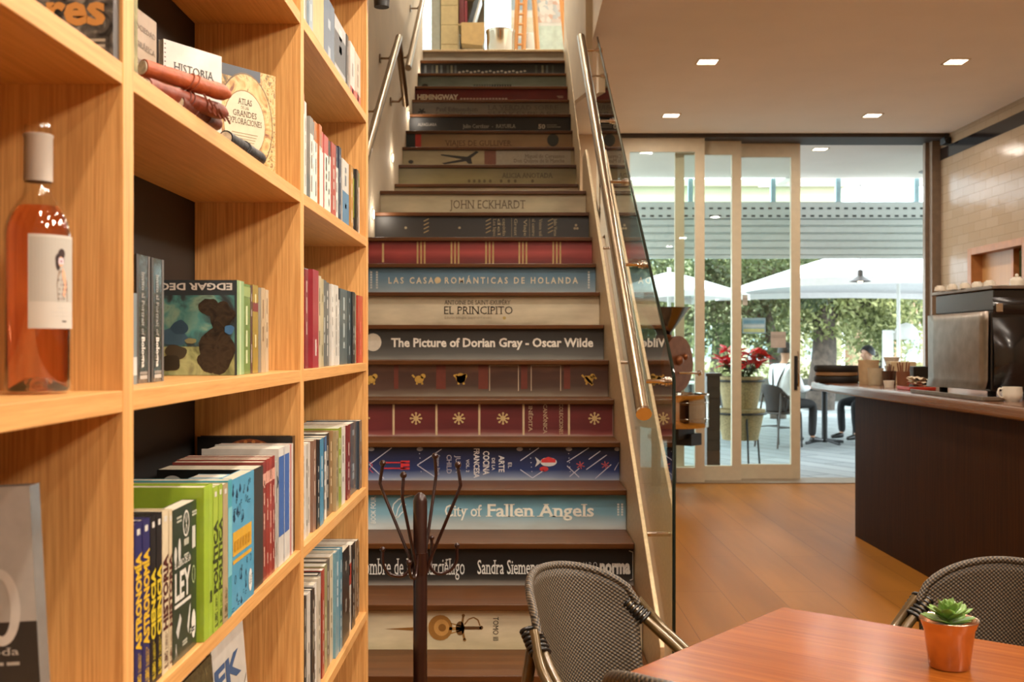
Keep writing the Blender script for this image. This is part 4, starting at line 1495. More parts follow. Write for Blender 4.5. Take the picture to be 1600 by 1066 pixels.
rot_book((-.600, 1.856), (-.532, 1.972), .185, .012, '#d9d2c7', 'white spiral-bound book titled Historia de la energía', art_hist, pg=paper_w)
map_m = blot_mat('antique_map_print', [(.30, '#66532f'), (.42, '#ad8b4a'), (.5, '#c2ad76'), (.58, '#97703a'), (.7, '#55523a')], 45, 2.0, .5)
map2 = blot_mat('antique_globe_print', [(.32, '#7a4526'), (.45, '#b58f52'), (.6, '#c9b27c'), (.7, '#85602f')], 22, 2.5, .5)


def art_atlas(a):
    w, h = a.w, a.h
    a.crect(-w, 0, 0, h, map_m, .0003)
    a.crect(-w * .93, -w * .27, h * .90, h, '#39404c', .0005)
    a.cell(-w * .52, h * .50, w * .47, h * .46, '#6f5126', .0006); a.cell(-w * .52, h * .50, w * .455, h * .445, map2, .0008)
    a.cell(-w * .54, h * .49, w * .355, h * .31, '#8d6b35', .0010); a.cell(-w * .54, h * .49, w * .345, h * .30, '#d2c6a6', .0012)
    for s, zz, ww, hh, bo in (('ATLAS', .575, .24, .0125, .01), ('DE LAS', .535, .13, .006, 0), ('GRANDES', .465, .40, .0125, .005), ('EXPLORACIONES', .395, .58, .0125, .005)):
        a.ctext(s, -w * .54, h * (zz + .09), w * ww, hh, '#5a4022', bo, True, 'C', .0016)
    for q in range(5):
        a.crect(-w * (.76 - .02 * q), -w * (.32 + .02 * q), h * (.40 - .025 * q), h * (.406 - .025 * q), '#8d7a56', .0016)


rot_book((-.588, 2.142), (-.500, 2.268), .222, .026, '#c9a863', 'map-covered atlas with an oval title standing face-out on the upper shelf', art_atlas, hard=True)


def roll(p0, p1, r, col, label, turns, endc='#b9ae98'):
    """leather-bound journal rolled and tied with a thong"""
    p0, p1 = Vector(p0), Vector(p1)
    o = empty('journal_roll', p0, 0, label, 'leather journal', 'tied leather journals')
    d = p1 - p0
    k = 14
    b = MB()
    rs = [r * (1 + .04 * math.sin(i * 1.7)) for i in range(k + 1)]
    rs[-1] *= .45; rs[-2] *= .93
    b.tube([d * (i / k) for i in range(k + 1)], rs, n=18)
    m = pm("leather_" + col.strip("#"), col, 0.5, 0, var=.25, scale=60, bump=.25)
    b.build('leather_cover', m, o)
    b = MB(); dn = d.normalized(); b.tube([dn * -.002, dn * .0004], r * .8, n=16); b.build('page_block', pm('rolled_pages', endc, .9, 0, var=.2, scale=200), o)
    th = pm("thong_" + col.strip("#"), c(col, .8), .6)
    s = dn.cross(Vector((0, 0, 1))).normalized(); up = s.cross(dn)
    for f in turns:
        b = MB()
        b.tube([d * f + (s * math.cos(a) + up * math.sin(a)) * (r * 1.07) + dn * .006 * math.sin(a) for a in [2 * PI * i / 18 for i in range(18)]], .0011, n=6, closed=True)
        b.build('thong', th, o)
    return o


roll((-.528, 1.543, 1.684), (-.440, 1.675, 1.676), .0125, '#9c4a24', 'tan rolled leather journal on top of the tied pile', (.5, .56))
roll((-.517, 1.52, 1.653), (-.452, 1.70, 1.652), .0125, '#75321c', 'russet rolled leather journal under the tan one', (.45, .5))
roll((-.490, 1.58, 1.643), (-.475, 1.745, 1.643), .0115, '#5f2a19', 'dark russet rolled journal lowest in the tied pile', (.3, .6))
b = MB()
for q in range(5):
    x0, y0 = -.462 + .002 * q, 1.60 + .020 * q
    b.tube(smooth_path([(x0 + .004, y0, 1.660 - .003 * q), (x0 + .007, y0 + .010, 1.650 - .002 * q), (x0 + .005, y0 + .016, 1.644), (x0 + .008, y0 + .022, 1.637)], 4), .0016, n=6)
o = b.build('leather_lace', pm('lace_leather', '#6e3520', .6, 0, var=.2, scale=80)); tag(o, 'knotted leather laces hanging from the rolled journals', 'lace')
roll((-.492, 1.85, 1.6435), (-.482, 2.075, 1.6435), .0125, '#1d1a19', 'black rolled journal tied with a pale cord before the atlas', (.42, .46))

# ---- near bay
z = SH[2]


def art_ares(a):
    a.crect(-a.w, 0, 0, a.h, blot_mat('grey_photo_print', [(.35, '#1f1e1d'), (.5, '#57544f'), (.6, '#8b867c'), (.7, '#3a3835')], 40, 1.5), .0003)
    a.ctext('ares', -a.w * .70, a.h * .30, a.w * .64, .038, '#d79a55', .035)
    a.crect(-a.w * .4, -a.w * .06, a.h * .14, a.h * .165, '#b9b2a2', .0006); a.crect(-a.w * .5, -a.w * .06, a.h * .09, a.h * .115, '#b9b2a2', .0006)


book((-.472, 1.277, z), .02, .13, .15, '#3a3835', 'grey photo-covered book with orange letters above the wine bottle', art=art_ares)
z = SH[4]


def art_moda(a):
    w, h = a.w, a.h
    a.crect(-w, 0, h * .50, h, '#c6c5bf', .0003); a.crect(-w, 0, 0, h * .50, '#3d3a37', .0003)
    a.cring(-w * .22, h * .555, .021, .041, .0105, '#e6e4dd', .0006); a.crect(-w * .82, -w * .70, h * .38, h * .7, '#e6e4dd', .0006)
    a.ctext('Historia de moda', -w * .98, h * .378, w * .86, .0085, '#d9d6cc', 0, True); [a.crect(-w * (.5 - .1 * q), -w * (.42 - .1 * q), h * .34, h * .352, '#c9c6bc', .0007) for q in range(4)]
    a.cell(-w * .3, h * .12, .05, .03, '#6b6863', .0006); a.cell(-w * .25, h * .1, .03, .02, '#8b8780', .0008)


book((-.500, 1.155, z + .011), .024, .287, .17, pm('wrapped_cover', '#77746f', .15, 0, var=.15, coat=.9), 'shrink-wrapped book with a large white letter, lowest in the near bay', art=art_moda, tilt=-.055, hard=True)

# wine bottle
wb = empty('wine_bottle', (-.5325, 1.215, SH[3] + .0006), 0, 'bottle of pink wine with a white label on the near shelf', 'wine bottle')
m_gl = pane_mat('bottle_glass', (.96, .95, .93, 1), 1.5, 1.0, 1.7)
wine, n, l, bs = newmat('pink_wine')
bs.inputs['Transmission Weight'].default_value = 1.0
bs.inputs['Roughness'].default_value = 0.0
bs.inputs['IOR'].default_value = 1.33
wno = n.new('ShaderNodeTexNoise'); wno.inputs['Scale'].default_value = 4
wmx = n.new('ShaderNodeMixRGB'); wmx.inputs[1].default_value = (.95, .37, .21, 1); wmx.inputs[2].default_value = (.96, .41, .24, 1)
l.new(wno.outputs[0], wmx.inputs[0]); l.new(wmx.outputs[0], bs.inputs['Base Color'])
Rb = .0352
prof = [(.0, .018), (.012, .016), (.022, .006), (.028, .001), (Rb - .003, 0), (Rb, .005), (Rb, .178), (Rb - .001, .188), (Rb - .005, .200), (Rb - .012, .211), (Rb - .018, .219), (.0150, .226), (.0142, .234), (.0138, .288), (.0150, .289), (.0152, .298), (.0142, .3), (.0112, .3)]
b = MB(); b.lathe(prof, n=48); b.build('glass_body', m_gl, wb, sharp=60)
wp = [(.0001, .0205), (.012, .0185), (.022, .009), (.028, .004), (Rb - .0045, .003), (Rb - .0022, .007), (Rb - .0022, .177), (Rb - .0035, .187), (Rb - .0075, .198), (Rb - .014, .2085), (.0001, .209)]
b = MB(); b.lathe(wp, n=48); b.build('wine', wine, wb, sharp=60)
b = MB(); b.lathe([(.0148, .236), (.0152, .238), (.0152, .285), (.0160, .2865), (.0160, .2885), (.0150, .289)], n=32); b.lathe([(.0001, .288), (.0150, .2885)], n=24)
b.build('capsule', pm('capsule_foil', '#bcb3a8', .35), wb)
# paper label wrapped on the side turned to the aisle
la = math.atan2(-1.215, .5325) + math.radians(30)      # towards the lens, turned to the right
half = math.radians(47)


def lab_pt(u, v, o=0.0):
    """u, v in 0..1 across and up the label"""
    a = la - half + 2 * half * u
    r_ = Rb + .0004 + o
    return (r_ * math.cos(a), r_ * math.sin(a), .072 + .103 * v)


b = MB()


def lab_patch(pts, m, o):
    b.quad([lab_pt(u, v, o) for u, v in pts], m)


def lab_grid(u0, u1, v0, v1, m, o, k=10):
    for i in range(k):
        a0, a1 = u0 + (u1 - u0) * i / k, u0 + (u1 - u0) * (i + 1) / k
        lab_patch([(a0, v0), (a1, v0), (a1, v1), (a0, v1)], m, o)


def lab_ell(u, v, ru, rv, m, o, n=18):
    lab_patch([(u + ru * math.cos(2 * PI * i / n), v + rv * math.sin(2 * PI * i / n)) for i in range(n)], m, o)


lab_grid(0, 1, 0, 1, 0, 0, 24)
lab_grid(.02, .97, .285, .97, 1, .00012, 16)
lab_ell(.58, .74, .10, .07, 2, .0003); lab_ell(.54, .71, .055, .09, 2, .0003); lab_ell(.62, .80, .08, .055, 2, .0003)
lab_ell(.60, .715, .055, .055, 3, .0004)
lab_patch([(.55, .69), (.66, .69), (.66, .755), (.55, .755)], 4, .0006); lab_ell(.60, .72, .018, .016, 5, .0008)
lab_patch([(.55, .62), (.67, .62), (.76, .5), (.78, .29), (.54, .29), (.51, .48)], 6, .0003)
lab_patch([(.64, .66), (.70, .6), (.74, .45), (.70, .33), (.64, .36), (.68, .47), (.62, .58)], 3, .0005)
for q in range(14):
    lab_ell(.55 + .05 * (q % 4) + .01 * (q % 3), .32 + .05 * (q // 3), .010, .012, 5 if q % 2 else 2, .0006, 8)
for v, u0, u1 in ((.215, .52, .78), (.165, .40, .92), (.125, .42, .92)):
    lab_grid(u0, u1, v, v + .014, 7, .0002, 4)
lab_grid(.63, .74, .07, .085, 2, .0002, 2)
b.build('label', [pm('label_paper', '#bdb6ab', .6, 0, .03), pm('label_grey', '#aca79d', .6, 0, .03), pm('label_hair', '#2e1712', .6), pm('label_skin', '#d3a283', .6), pm('label_camera', '#d9c5cd', .5), pm('label_mauve', '#7c5262', .6), pm('label_dress', '#84705f', .6, 0, .5, 300), pm('label_print', '#b9b3aa', .6)], wb)

# clip-on lamp at the top of the last upright
sp = empty('spotlight', (-.4225, 3.44, 2.36), 0, 'small black clip-on spotlight at the top of the bookcase beside the stairs', 'lamp')
b = MB(); b.tube([(0, 0, 0), (.0, .0, .09)], [.024, .030], n=16); b.build('lamp_housing', black, sp)
b = MB(); b.box(-.045, -.012, -.008, .008, .03, .055); b.build('bracket', black, sp)

# ------------------------------------------------------------------ coat rack
cr_m = pm('coat_rack_brown', '#2e1711', 0.28, 0.2, var=.15, scale=30, coat=.3)
cr = empty('coat_rack', (-.262, 3.0, 0), 0, 'dark brown metal coat rack standing between the bookcase and the stairs', 'coat rack')
b = MB(); b.tube([(0, 0, .03), (0, 0, .862), (0, 0, .876), (0, 0, .884)], [.0195, .0195, .015, .006], n=20); b.build('pole', cr_m, cr)
for a in range(4):
    an = a * PI / 2 + .5
    b = MB(); b.tube(smooth_path([(0, 0, .12), (.10 * math.cos(an), .10 * math.sin(an), .09), (.19 * math.cos(an), .19 * math.sin(an), .012)], 5), .011, n=8)
    b.ball((.19 * math.cos(an), .19 * math.sin(an), .014), .014); b.build('foot', cr_m, cr)
for hx, hy, hz in ((-.106, .02, .957), (-.038, -.08, .936), (.035, .08, .971), (.105, -.02, .957)):
    q = Vector((hx, hy)).normalized()
    b = MB()
    b.tube([(q.x * .015, q.y * .015, .655), (q.x * .024, q.y * .024, .69), (hx * 1.02, hy * 1.02, hz - .066), (hx * 1.07, hy * 1.07, hz - .050), (hx * 1.05, hy * 1.05, hz - .032), (hx, hy, hz)], .0045, n=8)
    b.ball((hx, hy, hz + .006), .0095); b.build('upper_arm', cr_m, cr)
for hx, hy, hz in ((-.100, -.03, .727), (.100, .03, .727), (-.024, -.075, .70), (.026, .075, .74)):
    q = Vector((hx, hy)).normalized()
    b = MB()
    b.tube(smooth_path([(q.x * .018, q.y * .018, .715), (q.x * .024, q.y * .024, .685), (hx * .45, hy * .45, .658), (hx * .80, hy * .80, .664), (hx * .98, hy * .98, .69), (hx, hy, hz)], 6), .0045, n=8)
    b.ball((hx, hy, hz + .006), .0080); b.build('lower_hook', cr_m, cr)
b = MB(); b.tube([(0, 0, .66), (0, 0, .72)], .0212, n=20); b.build('collar', cr_m, cr)


# ------------------------------------------------------------------ bistro chairs
def weave_mat():
    m, n, l, bs = newmat('woven_resin')
    tc = n.new('ShaderNodeTexCoord')
    sp = n.new('ShaderNodeSeparateXYZ')
    l.new(tc.outputs['Object'], sp.inputs[0])
    ax = n.new('ShaderNodeMath'); ax.operation = 'MULTIPLY'; ax.inputs[1].default_value = 2 * PI / .0088
    az = n.new('ShaderNodeMath'); az.operation = 'MULTIPLY'; az.inputs[1].default_value = 2 * PI / .0088
    yz = n.new('ShaderNodeMath'); yz.operation = 'ADD'
    l.new(sp.outputs['X'], ax.inputs[0]); l.new(sp.outputs['Z'], yz.inputs[0]); l.new(sp.outputs['Y'], yz.inputs[1]); l.new(sp.outputs['Z'], az.inputs[0])
    sx = n.new('ShaderNodeMath'); sx.operation = 'SINE'; l.new(ax.outputs[0], sx.inputs[0])
    sz = n.new('ShaderNodeMath'); sz.operation = 'SINE'; l.new(az.outputs[0], sz.inputs[0])
    ml = n.new('ShaderNodeMath'); ml.operation = 'MULTIPLY'; l.new(sx.outputs[0], ml.inputs[0]); l.new(sz.outputs[0], ml.inputs[1])
    mr = n.new('ShaderNodeMapRange'); mr.inputs[1].default_value = -1; mr.inputs[2].default_value = 1
    l.new(ml.outputs[0], mr.inputs[0])
    cr_ = n.new('ShaderNodeValToRGB')
    cr_.color_ramp.elements[0].position = .35; cr_.color_ramp.elements[0].color = c('#211a13')
    cr_.color_ramp.elements[1].position = .85; cr_.color_ramp.elements[1].color = c('#6b5a43')
    l.new(mr.outputs[0], cr_.inputs[0]); l.new(cr_.outputs[0], bs.inputs['Base Color'])
    bs.inputs['Roughness'].default_value = .5
    bp = n.new('ShaderNodeBump'); bp.inputs['Strength'].default_value = .6; bp.inputs['Distance'].default_value = .002
    l.new(mr.outputs[0], bp.inputs['Height']); l.new(bp.outputs[0], bs.inputs['Normal'])
    return m


weave = weave_mat()
bamboo = pm('bamboo_look_tube', '#5d4a2b', .3, .35, var=.3, scale=14, coat=.3)
wrap_m = pm('black_binding', '#161310', .35)


def make_chair():
    r = empty('bistro_chair', (0, 0, 0))
    W, zs, zt = .176, .708, .802
    rows, cols = 14, 22

    def S_(u, z, off=0.0):
        return Vector((W * u if z > zs - .02 else W * u * (1 - .10 * min(1, (zs - z) / .12)), -.235 + .105 * u * u + (zt - z) * .20 + off, z))

    b = MB()
    vs, fs = [], []
    for i in range(rows + 1):
        for j in range(cols + 1):
            u = -1 + 2 * j / cols
            top = zs + (zt - zs) * math.sqrt(max(0, 1 - abs(u) ** 2.3))
            z = .455 + (top - .455) * i / rows
            vs.append(S_(u, z))
    for i in range(rows):
        for j in range(cols):
            a = i * (cols + 1) + j
            fs.append((a, a + 1, a + cols + 2, a + cols + 1))
    b.add(vs, fs, 0, True)
    o = b.build('backrest', weave, r, sharp=180)
    so_ = o.modifiers.new('solid', 'SOLIDIFY'); so_.thickness = .012; so_.offset = 0
    # hoop under the weave at the top edge
    hoop = [S_(u, zs + (zt - zs) * math.sqrt(max(0, 1 - abs(u) ** 2.3))) for u in [-1 + 2 * j / 28 for j in range(29)]]
    b = MB(); b.tube(hoop, .0095, n=10); b.build('back_frame', weave, r, sharp=180)
    for s in (-1, 1):
        for t, o_ in ((0, -.012), (1, .012)):
            b = MB()
            b.tube(smooth_path([(s * (W + o_ - .004), -.130 + .012 * t, zs + .004 + .004 * t), (s * (W + .028 + o_), -.07, zs - .055), (s * (W + .050 + o_), .01, zs - .125), (s * (W + .052 + o_), .085, zs - .215), (s * (W + .03 + o_), .14, zs - .255)], 6), .0105, n=10)
            b.build('arm', bamboo, r, sharp=180)
        b = MB()
        d0, d1 = Vector((s * (W - .002), -.133, zs + .004)), Vector((s * (W + .012), -.098, zs - .030))
        for q in range(6):
            p = d0.lerp(d1, q / 5)
            t_ = (d1 - d0).normalized(); sd = Vector((s, 0, 0)); sd = (sd - t_ * sd.dot(t_)).normalized(); up = sd.cross(t_)
            b.tube([p + sd * (.0235 * math.cos(an)) + up * (.0125 * math.sin(an)) for an in [2 * PI * i / 20 for i in range(20)]], .0042, n=6, closed=True)
        b.tube([d0, d1], .013, n=10)
        b.build('binding', wrap_m, r, sharp=180)
        b = MB(); b.tube(smooth_path([(s * (W - .02), -.14, zs - .01), (s * .172, -.165, .50), (s * .18, -.20, .30), (s * .20, -.245, .004)], 5), .0125, n=10); b.build('leg', bamboo, r, sharp=180)
        b = MB(); b.tube(smooth_path([(s * (W + .03), .14, .445), (s * .205, .165, .40), (s * .20, .185, .004)], 5), .0125, n=10); b.build('leg', bamboo, r, sharp=180)
        b = MB(); b.tube([(s * .185, -.19, .26), (s * .2, .178, .26)], .008, n=8); b.build('stretcher', bamboo, r)
    b = MB(); b.tube([(-.19, -.01, .26), (.19, -.01, .26)], .008, n=8); b.build('stretcher', bamboo, r)
    n_ = 32
    ring = []
    for i in range(n_):
        an = 2 * PI * i / n_
        ca, sa = math.cos(an), math.sin(an)
        ring.append((.205 * math.copysign(abs(ca) ** .6, ca), .005 + .175 * math.copysign(abs(sa) ** .6, sa)))
    b = MB(); b.prism(ring, 'Z', .435, .452); o = b.build('seat', weave, r, bevel=.004)
    b = MB(); b.tube([(p[0], p[1], .441) for p in ring], .0125, n=8, closed=True); b.build('seat_frame', bamboo, r, sharp=180)
    return r


CH = 'bistro chairs at the wooden table'
ch = make_chair()
ch.location = (.246, 2.245, 0); ch.rotation_euler = (0, 0, math.atan2(-.76, -.65))
tag(ch, 'dark woven bistro chair in front of the stairs, its whole back in view', 'chair', CH)
ch2 = copy_tree(ch); ch2.location = (.985, 2.275, 0); ch2.rotation_euler = (0, 0, math.atan2(.62, -.78))
ch2['label'] = 'dark woven bistro chair behind the potted succulent, facing the lens'
ch3 = copy_tree(ch); ch3.location = (.358, 1.65, 0); ch3.scale = (1.035,) * 3; ch3.rotation_euler = (0, 0, math.atan2(-.632, .775))
ch3['label'] = 'dark woven bistro chair of which only the top of the back shows, before the table'

# ------------------------------------------------------------------ wooden cafe table
tb = empty('cafe_table', (.60, 1.77, 0), math.radians(-39.2), 'square reddish wooden cafe table carrying the potted succulent', 'table')
b = MB(); b.box(-.34, .34, -.34, .34, .722, .75); b.build('tabletop', table_wood, tb, bevel=.003)
b = MB(); b.tube([(0, .07, .02), (0, .07, .721)], .03, n=20); b.build('pedestal', black, tb)
b = MB(); b.lathe([(.12, 0.001), (.12, .012), (.05, .03), (.03, .05)], (0, .07, 0), n=32); b.build('base', black, tb)

# potted succulent
pt = empty('potted_succulent', (.728, 1.825, .7505), 0, 'green succulent in a small copper pot on the wooden table', 'potted plant')
copper = pm('brushed_copper', '#dfbba3', .24, 1.0, var=.12, scale=30)
b = MB()
b.lathe([(.0001, 0), (.031, 0), (.0325, .002), (.0405, .062), (.0415, .066), (.0435, .0695), (.0440, .072), (.0472, .0785), (.0480, .0805), (.0472, .0815), (.0455, .0805), (.0425, .073), (.040, .066), (.034, .03), (.0001, .03)], n=48)
b.build('pot', copper, pt, sharp=70)
b = MB(); b.lathe([(.0001, .066), (.0400, .064)], n=24); b.build('soil', pm('soil', '#20160f', .95, 0, .3, 300), pt)
leaf_m = pm('succulent_green', '#6f9142', .4, 0, .25, 60, coat=.2)
b = MB()
rd = random.Random(3)
for ring, (k, tilt, ln, h0) in enumerate(((11, .18, .040, .072), (10, .48, .036, .078), (8, .85, .030, .083), (6, 1.15, .022, .088), (3, 1.4, .015, .092))):
    for i in range(k):
        an = 2 * PI * i / k + ring * .4 + rd.uniform(-.12, .12)
        tl = tilt + rd.uniform(-.1, .1)
        L = ln * rd.uniform(.9, 1.1)
        wv, th = L * .30, .0032
        M = Matrix.Translation((0, 0, h0)) @ Matrix.Rotation(an, 4, 'Z') @ Matrix.Rotation(-tl, 4, 'Y')
        vs, fs = [], []
        segs = ((0, .45, .8), (.3, .75, 1), (.6, 1.0, 1), (.82, .85, .8), (.95, .42, .5), (1.02, .05, .15))
        for t, w_, h_ in segs:
            x = .004 + L * t
            cz = -.006 * math.sin(t * 2.6) * 0 + .004 * t * t
            vs += [(x, wv * w_, cz + .0018 * w_), (x, wv * w_ * .5, cz - th * h_ * .2), (x, 0, cz - th * h_ * .5 + .0002), (x, -wv * w_ * .5, cz - th * h_ * .2), (x, -wv * w_, cz + .0018 * w_), (x, 0, cz + th * h_ * .6)]
        for s in range(len(segs) - 1):
            for j in range(6):
                fs.append((s * 6 + j, s * 6 + (j + 1) % 6, s * 6 + 6 + (j + 1) % 6, s * 6 + 6 + j))
        b.M = M
        b.add(vs, fs, 0, True)
b.M = Matrix()
b.tube([(0, 0, .062), (0, 0, .09)], .006, n=8)
b.build('rosette', leaf_m, pt, sharp=180)

# ------------------------------------------------------------------ bar counter
SZ = 1.02
ct = empty('bar_counter', (2.6, 5.6, 0), 0, 'long dark wooden bar counter with an overhanging top', 'counter')
b = MB(); b.box(2.30, 2.95, 3.5, 7.36, 0, SZ - .065)
b.build('front', counter_wood, ct, world=True)
b = MB(); b.box(2.225, 3.02, 3.45, 8.2, SZ - .065, SZ); b.build('worktop', counter_top_wood, ct, world=True, bevel=.018, seg=3)


def on_counter(px, d):
    return ((px - CX) * d / F, d, SZ + .0006)


# coffee machine
cm = empty('espresso_machine', (2.64, 5.8, SZ), 0, 'large black and steel espresso machine on the bar counter', 'coffee machine')
blk = pm('machine_black', '#131110', .3, .2, var=.25, scale=6, coat=.4)
blk_soft = pm('machine_black_cheek', '#0c0c0c', .18, 0, var=.3, scale=5, bump=.15, coat=.6)
stl = pm('machine_steel_panel', '#8d8176', .38, .9, var=.18, scale=14)
b = MB(); b.box(2.372, 2.93, 5.43, 6.20, 1.06, 1.462); b.build('body', blk, cm, world=True, bevel=.01)
b = MB(); b.box(2.392, 2.93, 5.44, 6.19, 1.466, 1.572); b.build('upper_body', blk, cm, world=True, bevel=.006)
b = MB(); b.box(2.376, 2.95, 5.42, 6.21, 1.572, 1.592); b.build('cup_warmer', stl, cm, world=True, bevel=.004)
b = MB()
pts = [(5.435, 1.066), (6.205, 1.058), (6.215, 1.46), (5.425, 1.462)]
vs, fs = [], []
for i in range(9):
    for j in range(9):
        u, v = i / 8, j / 8
        y = (1 - u) * (pts[0][0] * (1 - v) + pts[3][0] * v) + u * (pts[1][0] * (1 - v) + pts[2][0] * v)
        z = (1 - u) * (pts[0][1] * (1 - v) + pts[3][1] * v) + u * (pts[1][1] * (1 - v) + pts[2][1] * v)
        vs.append((2.362 - .012 * math.sin(PI * u) * math.sin(PI * v) - (.012 if v == 0 else 0), y, z))
for i in range(8):
    for j in range(8):
        fs.append((i * 9 + j, i * 9 + j + 1, i * 9 + j + 10, i * 9 + j + 9))
b.add(vs, fs, 0, True)
o = b.build('side_panel', stl, cm, world=True, sharp=180); sm_ = o.modifiers.new('solid', 'SOLIDIFY'); sm_.thickness = .006; sm_.offset = 1
b = MB()
for k_, (z0, z1, bul) in enumerate(((1.062, 1.43, .05), (1.445, 1.53, .02))):
    vs, fs = [], []
    for i in range(13):
        for j in range(9):
            u, v = i / 12, j / 8
            vs.append((2.382 + .55 * u, 5.43 - bul * math.sin(PI * min(1, v * .9 + .1)) * (.4 + .6 * math.sin(PI * min(u * 1.2, 1) ** .6)), z0 + (z1 - z0) * v))
    for i in range(12):
        for j in range(8):
            fs.append((i * 9 + j, i * 9 + 9 + j, i * 9 + 10 + j, i * 9 + j + 1))
    b.add(vs, fs, 0, True)
b.build('front_cheek', blk_soft, cm, world=True, sharp=180)
b = MB(); b.text('A', (2.535, 5.375, 1.30), (1, 0, 0), (0, 0, 1), .045, .05, 0, .02); b.build('lettering', pm('machine_letter', '#d9d6cf', .5), cm, world=True)
b = MB(); b.box(2.39, 2.42, 5.395, 5.43, 1.455, 1.50); b.build('hinge', chrome, cm, world=True, bevel=.004)
for x, y in ((2.41, 5.5), (2.88, 5.5), (2.41, 6.12), (2.88, 6.12)):
    b = MB(); b.tube([(x, y, SZ + .0008), (x, y, 1.062)], .022, n=14); b.build('foot', rubber, cm, world=True)
china = pm('white_china', '#dcd4c4', .25, 0, .04, coat=.4)


def cup(loc, r=.042, h=.062, label='', group=None, handle=0.0, name='coffee_cup', cat='cup', upside=False):
    o = empty(name, loc, 0, label, cat, group)
    b = MB()
    pf = [(.0001, 0), (r * .62, 0), (r * .66, .006), (r * .93, h * .22), (r, h * .5), (r, h), (r - .003, h), (r - .004, h * .5), (r * .85, h * .25), (.0001, .008)]
    if upside:
        pf = [(p[0], h - p[1]) for p in pf][::-1]
    b.lathe(pf, n=24); b.build('bowl', china, o, sharp=60)
    if handle is not None:
        ca, sa = math.cos(handle), math.sin(handle)
        b = MB(); b.tube(smooth_path([(ca * r * .97, sa * r * .97, h * .85), (ca * (r + .016), sa * (r + .016), h * .88), (ca * (r + .021), sa * (r + .021), h * .6), (ca * (r + .012), sa * (r + .012), h * .32), (ca * r * .93, sa * r * .93, h * .25)], 4), .0042, n=8)
        b.build('handle', china, o, sharp=180)
    return o


for i, (px, d) in enumerate(((1463, 6.05), (1482, 5.9), (1502, 5.78), (1521, 5.66), (1540, 5.55))):
    cup(((px - CX) * d / F + .02, d, 1.5926), .028, .030, 'upturned small cup on the espresso machine, %s from its window side' % ORD[i], 'cups on the espresso machine', None, upside=True)
cup((2.545, 5.52, 1.5926), .034, .045, 'small white sugar bowl with knobbed lid on the espresso machine', None, None, name='sugar_bowl', cat='bowl', upside=True)
b = MB(); b.ball((2.545, 5.52, 1.646), .009); o = b.build('lid_knob', china); o.parent = bpy.data.objects['sugar_bowl']; o.location = -Vector((2.545, 5.52, 1.5926))
cup((2.393, 5.24, SZ + .0006), .046, .070, 'white coffee cup on the counter in front of the espresso machine', None, PI)
b = MB(); b.box(2.262, 2.36, 5.25, 6.22, SZ + .0006, SZ + .008); b.box(2.257, 2.266, 5.25, 6.22, SZ + .004, SZ + .022); b.box(2.262, 2.36, 5.243, 5.252, SZ + .004, SZ + .022)
o = b.build('drip_tray', pm('dull_steel_tray', '#8e8478', .35, .9, .15, 20), bevel=.002); tag(o, 'flat dull metal tray on the counter beside the espresso machine', 'tray')

for i, (z0, h, r_, col, lab) in enumerate(((0, .046, .158, '#131110', 'round black serving tray at the bottom of the stack on the counter end'), (.047, .030, .150, '#8d6a44', 'round tan serving tray between the two black ones on the counter end'), (.078, .046, .160, '#131110', 'round black serving tray on top of the stack on the counter end'))):
    x, y, z = on_counter(1307, 7.9)
    b = MB(); b.lathe([(.0001, 0), (r_ * .94, 0), (r_, h * .25), (r_, h * .85), (r_ * .985, h), (r_ * .95, h * .9), (r_ * .93, h * .45), (.0001, h * .45)], n=40)
    o = b.build('serving_tray', pm('tray_' + col.strip('#'), col, .6), loc=(x, y, z + z0 + .0005), sharp=50); tag(o, lab, 'tray', 'stacked trays on the counter end')


def pot_thing(name, px, d, r0, r1, h, mat, label, cat, extra=None, ribs=0):
    x, y, z = on_counter(px, d)
    o = empty(name, (x, y, z), 0, label, cat)
    b = MB()
    pf = [(.0001, 0), (r0, 0)]
    if ribs:
        for i in range(ribs + 1):
            t = i / ribs
            pf += [(r0 + (r1 - r0) * t, h * t), (r0 + (r1 - r0) * t + .003, h * min(1, t + .5 / ribs))]
    pf += [(r1, h), (r1 - .004, h), (r0 - .004, .008), (.0001, .008)]
    b.lathe(pf, n=28); b.build('body', mat, o, sharp=50)
    if extra:
        extra(o)
    return o


beige = pm('beige_card', '#b49a76', .7)
pot_thing('canister', 1357, 7.62, .062, .072, .168, beige, 'tall beige paper canister beside the tray stack on the counter', 'canister')
pot_thing('jar', 1368, 7.38, .045, .052, .116, pm('ribbed_cream', '#b7a78a', .5), 'short ribbed cream jar in front of the beige canister', 'jar', ribs=9)


def sticks(k, rr, h, col, seed):
    def f(o):
        rd = random.Random(seed)
        for i in range(k):
            a, q = rd.uniform(0, 6.28), rd.uniform(.2, 1) * rr
            b = MB(); b.tube([(q * .5 * math.cos(a), q * .5 * math.sin(a), .012), (q * 1.15 * math.cos(a), q * 1.15 * math.sin(a), h * rd.uniform(.9, 1.15))], .0045, n=6)
            b.build('stirrer', pm('stirrer_' + col.strip('#'), col, .6), o)
    return f


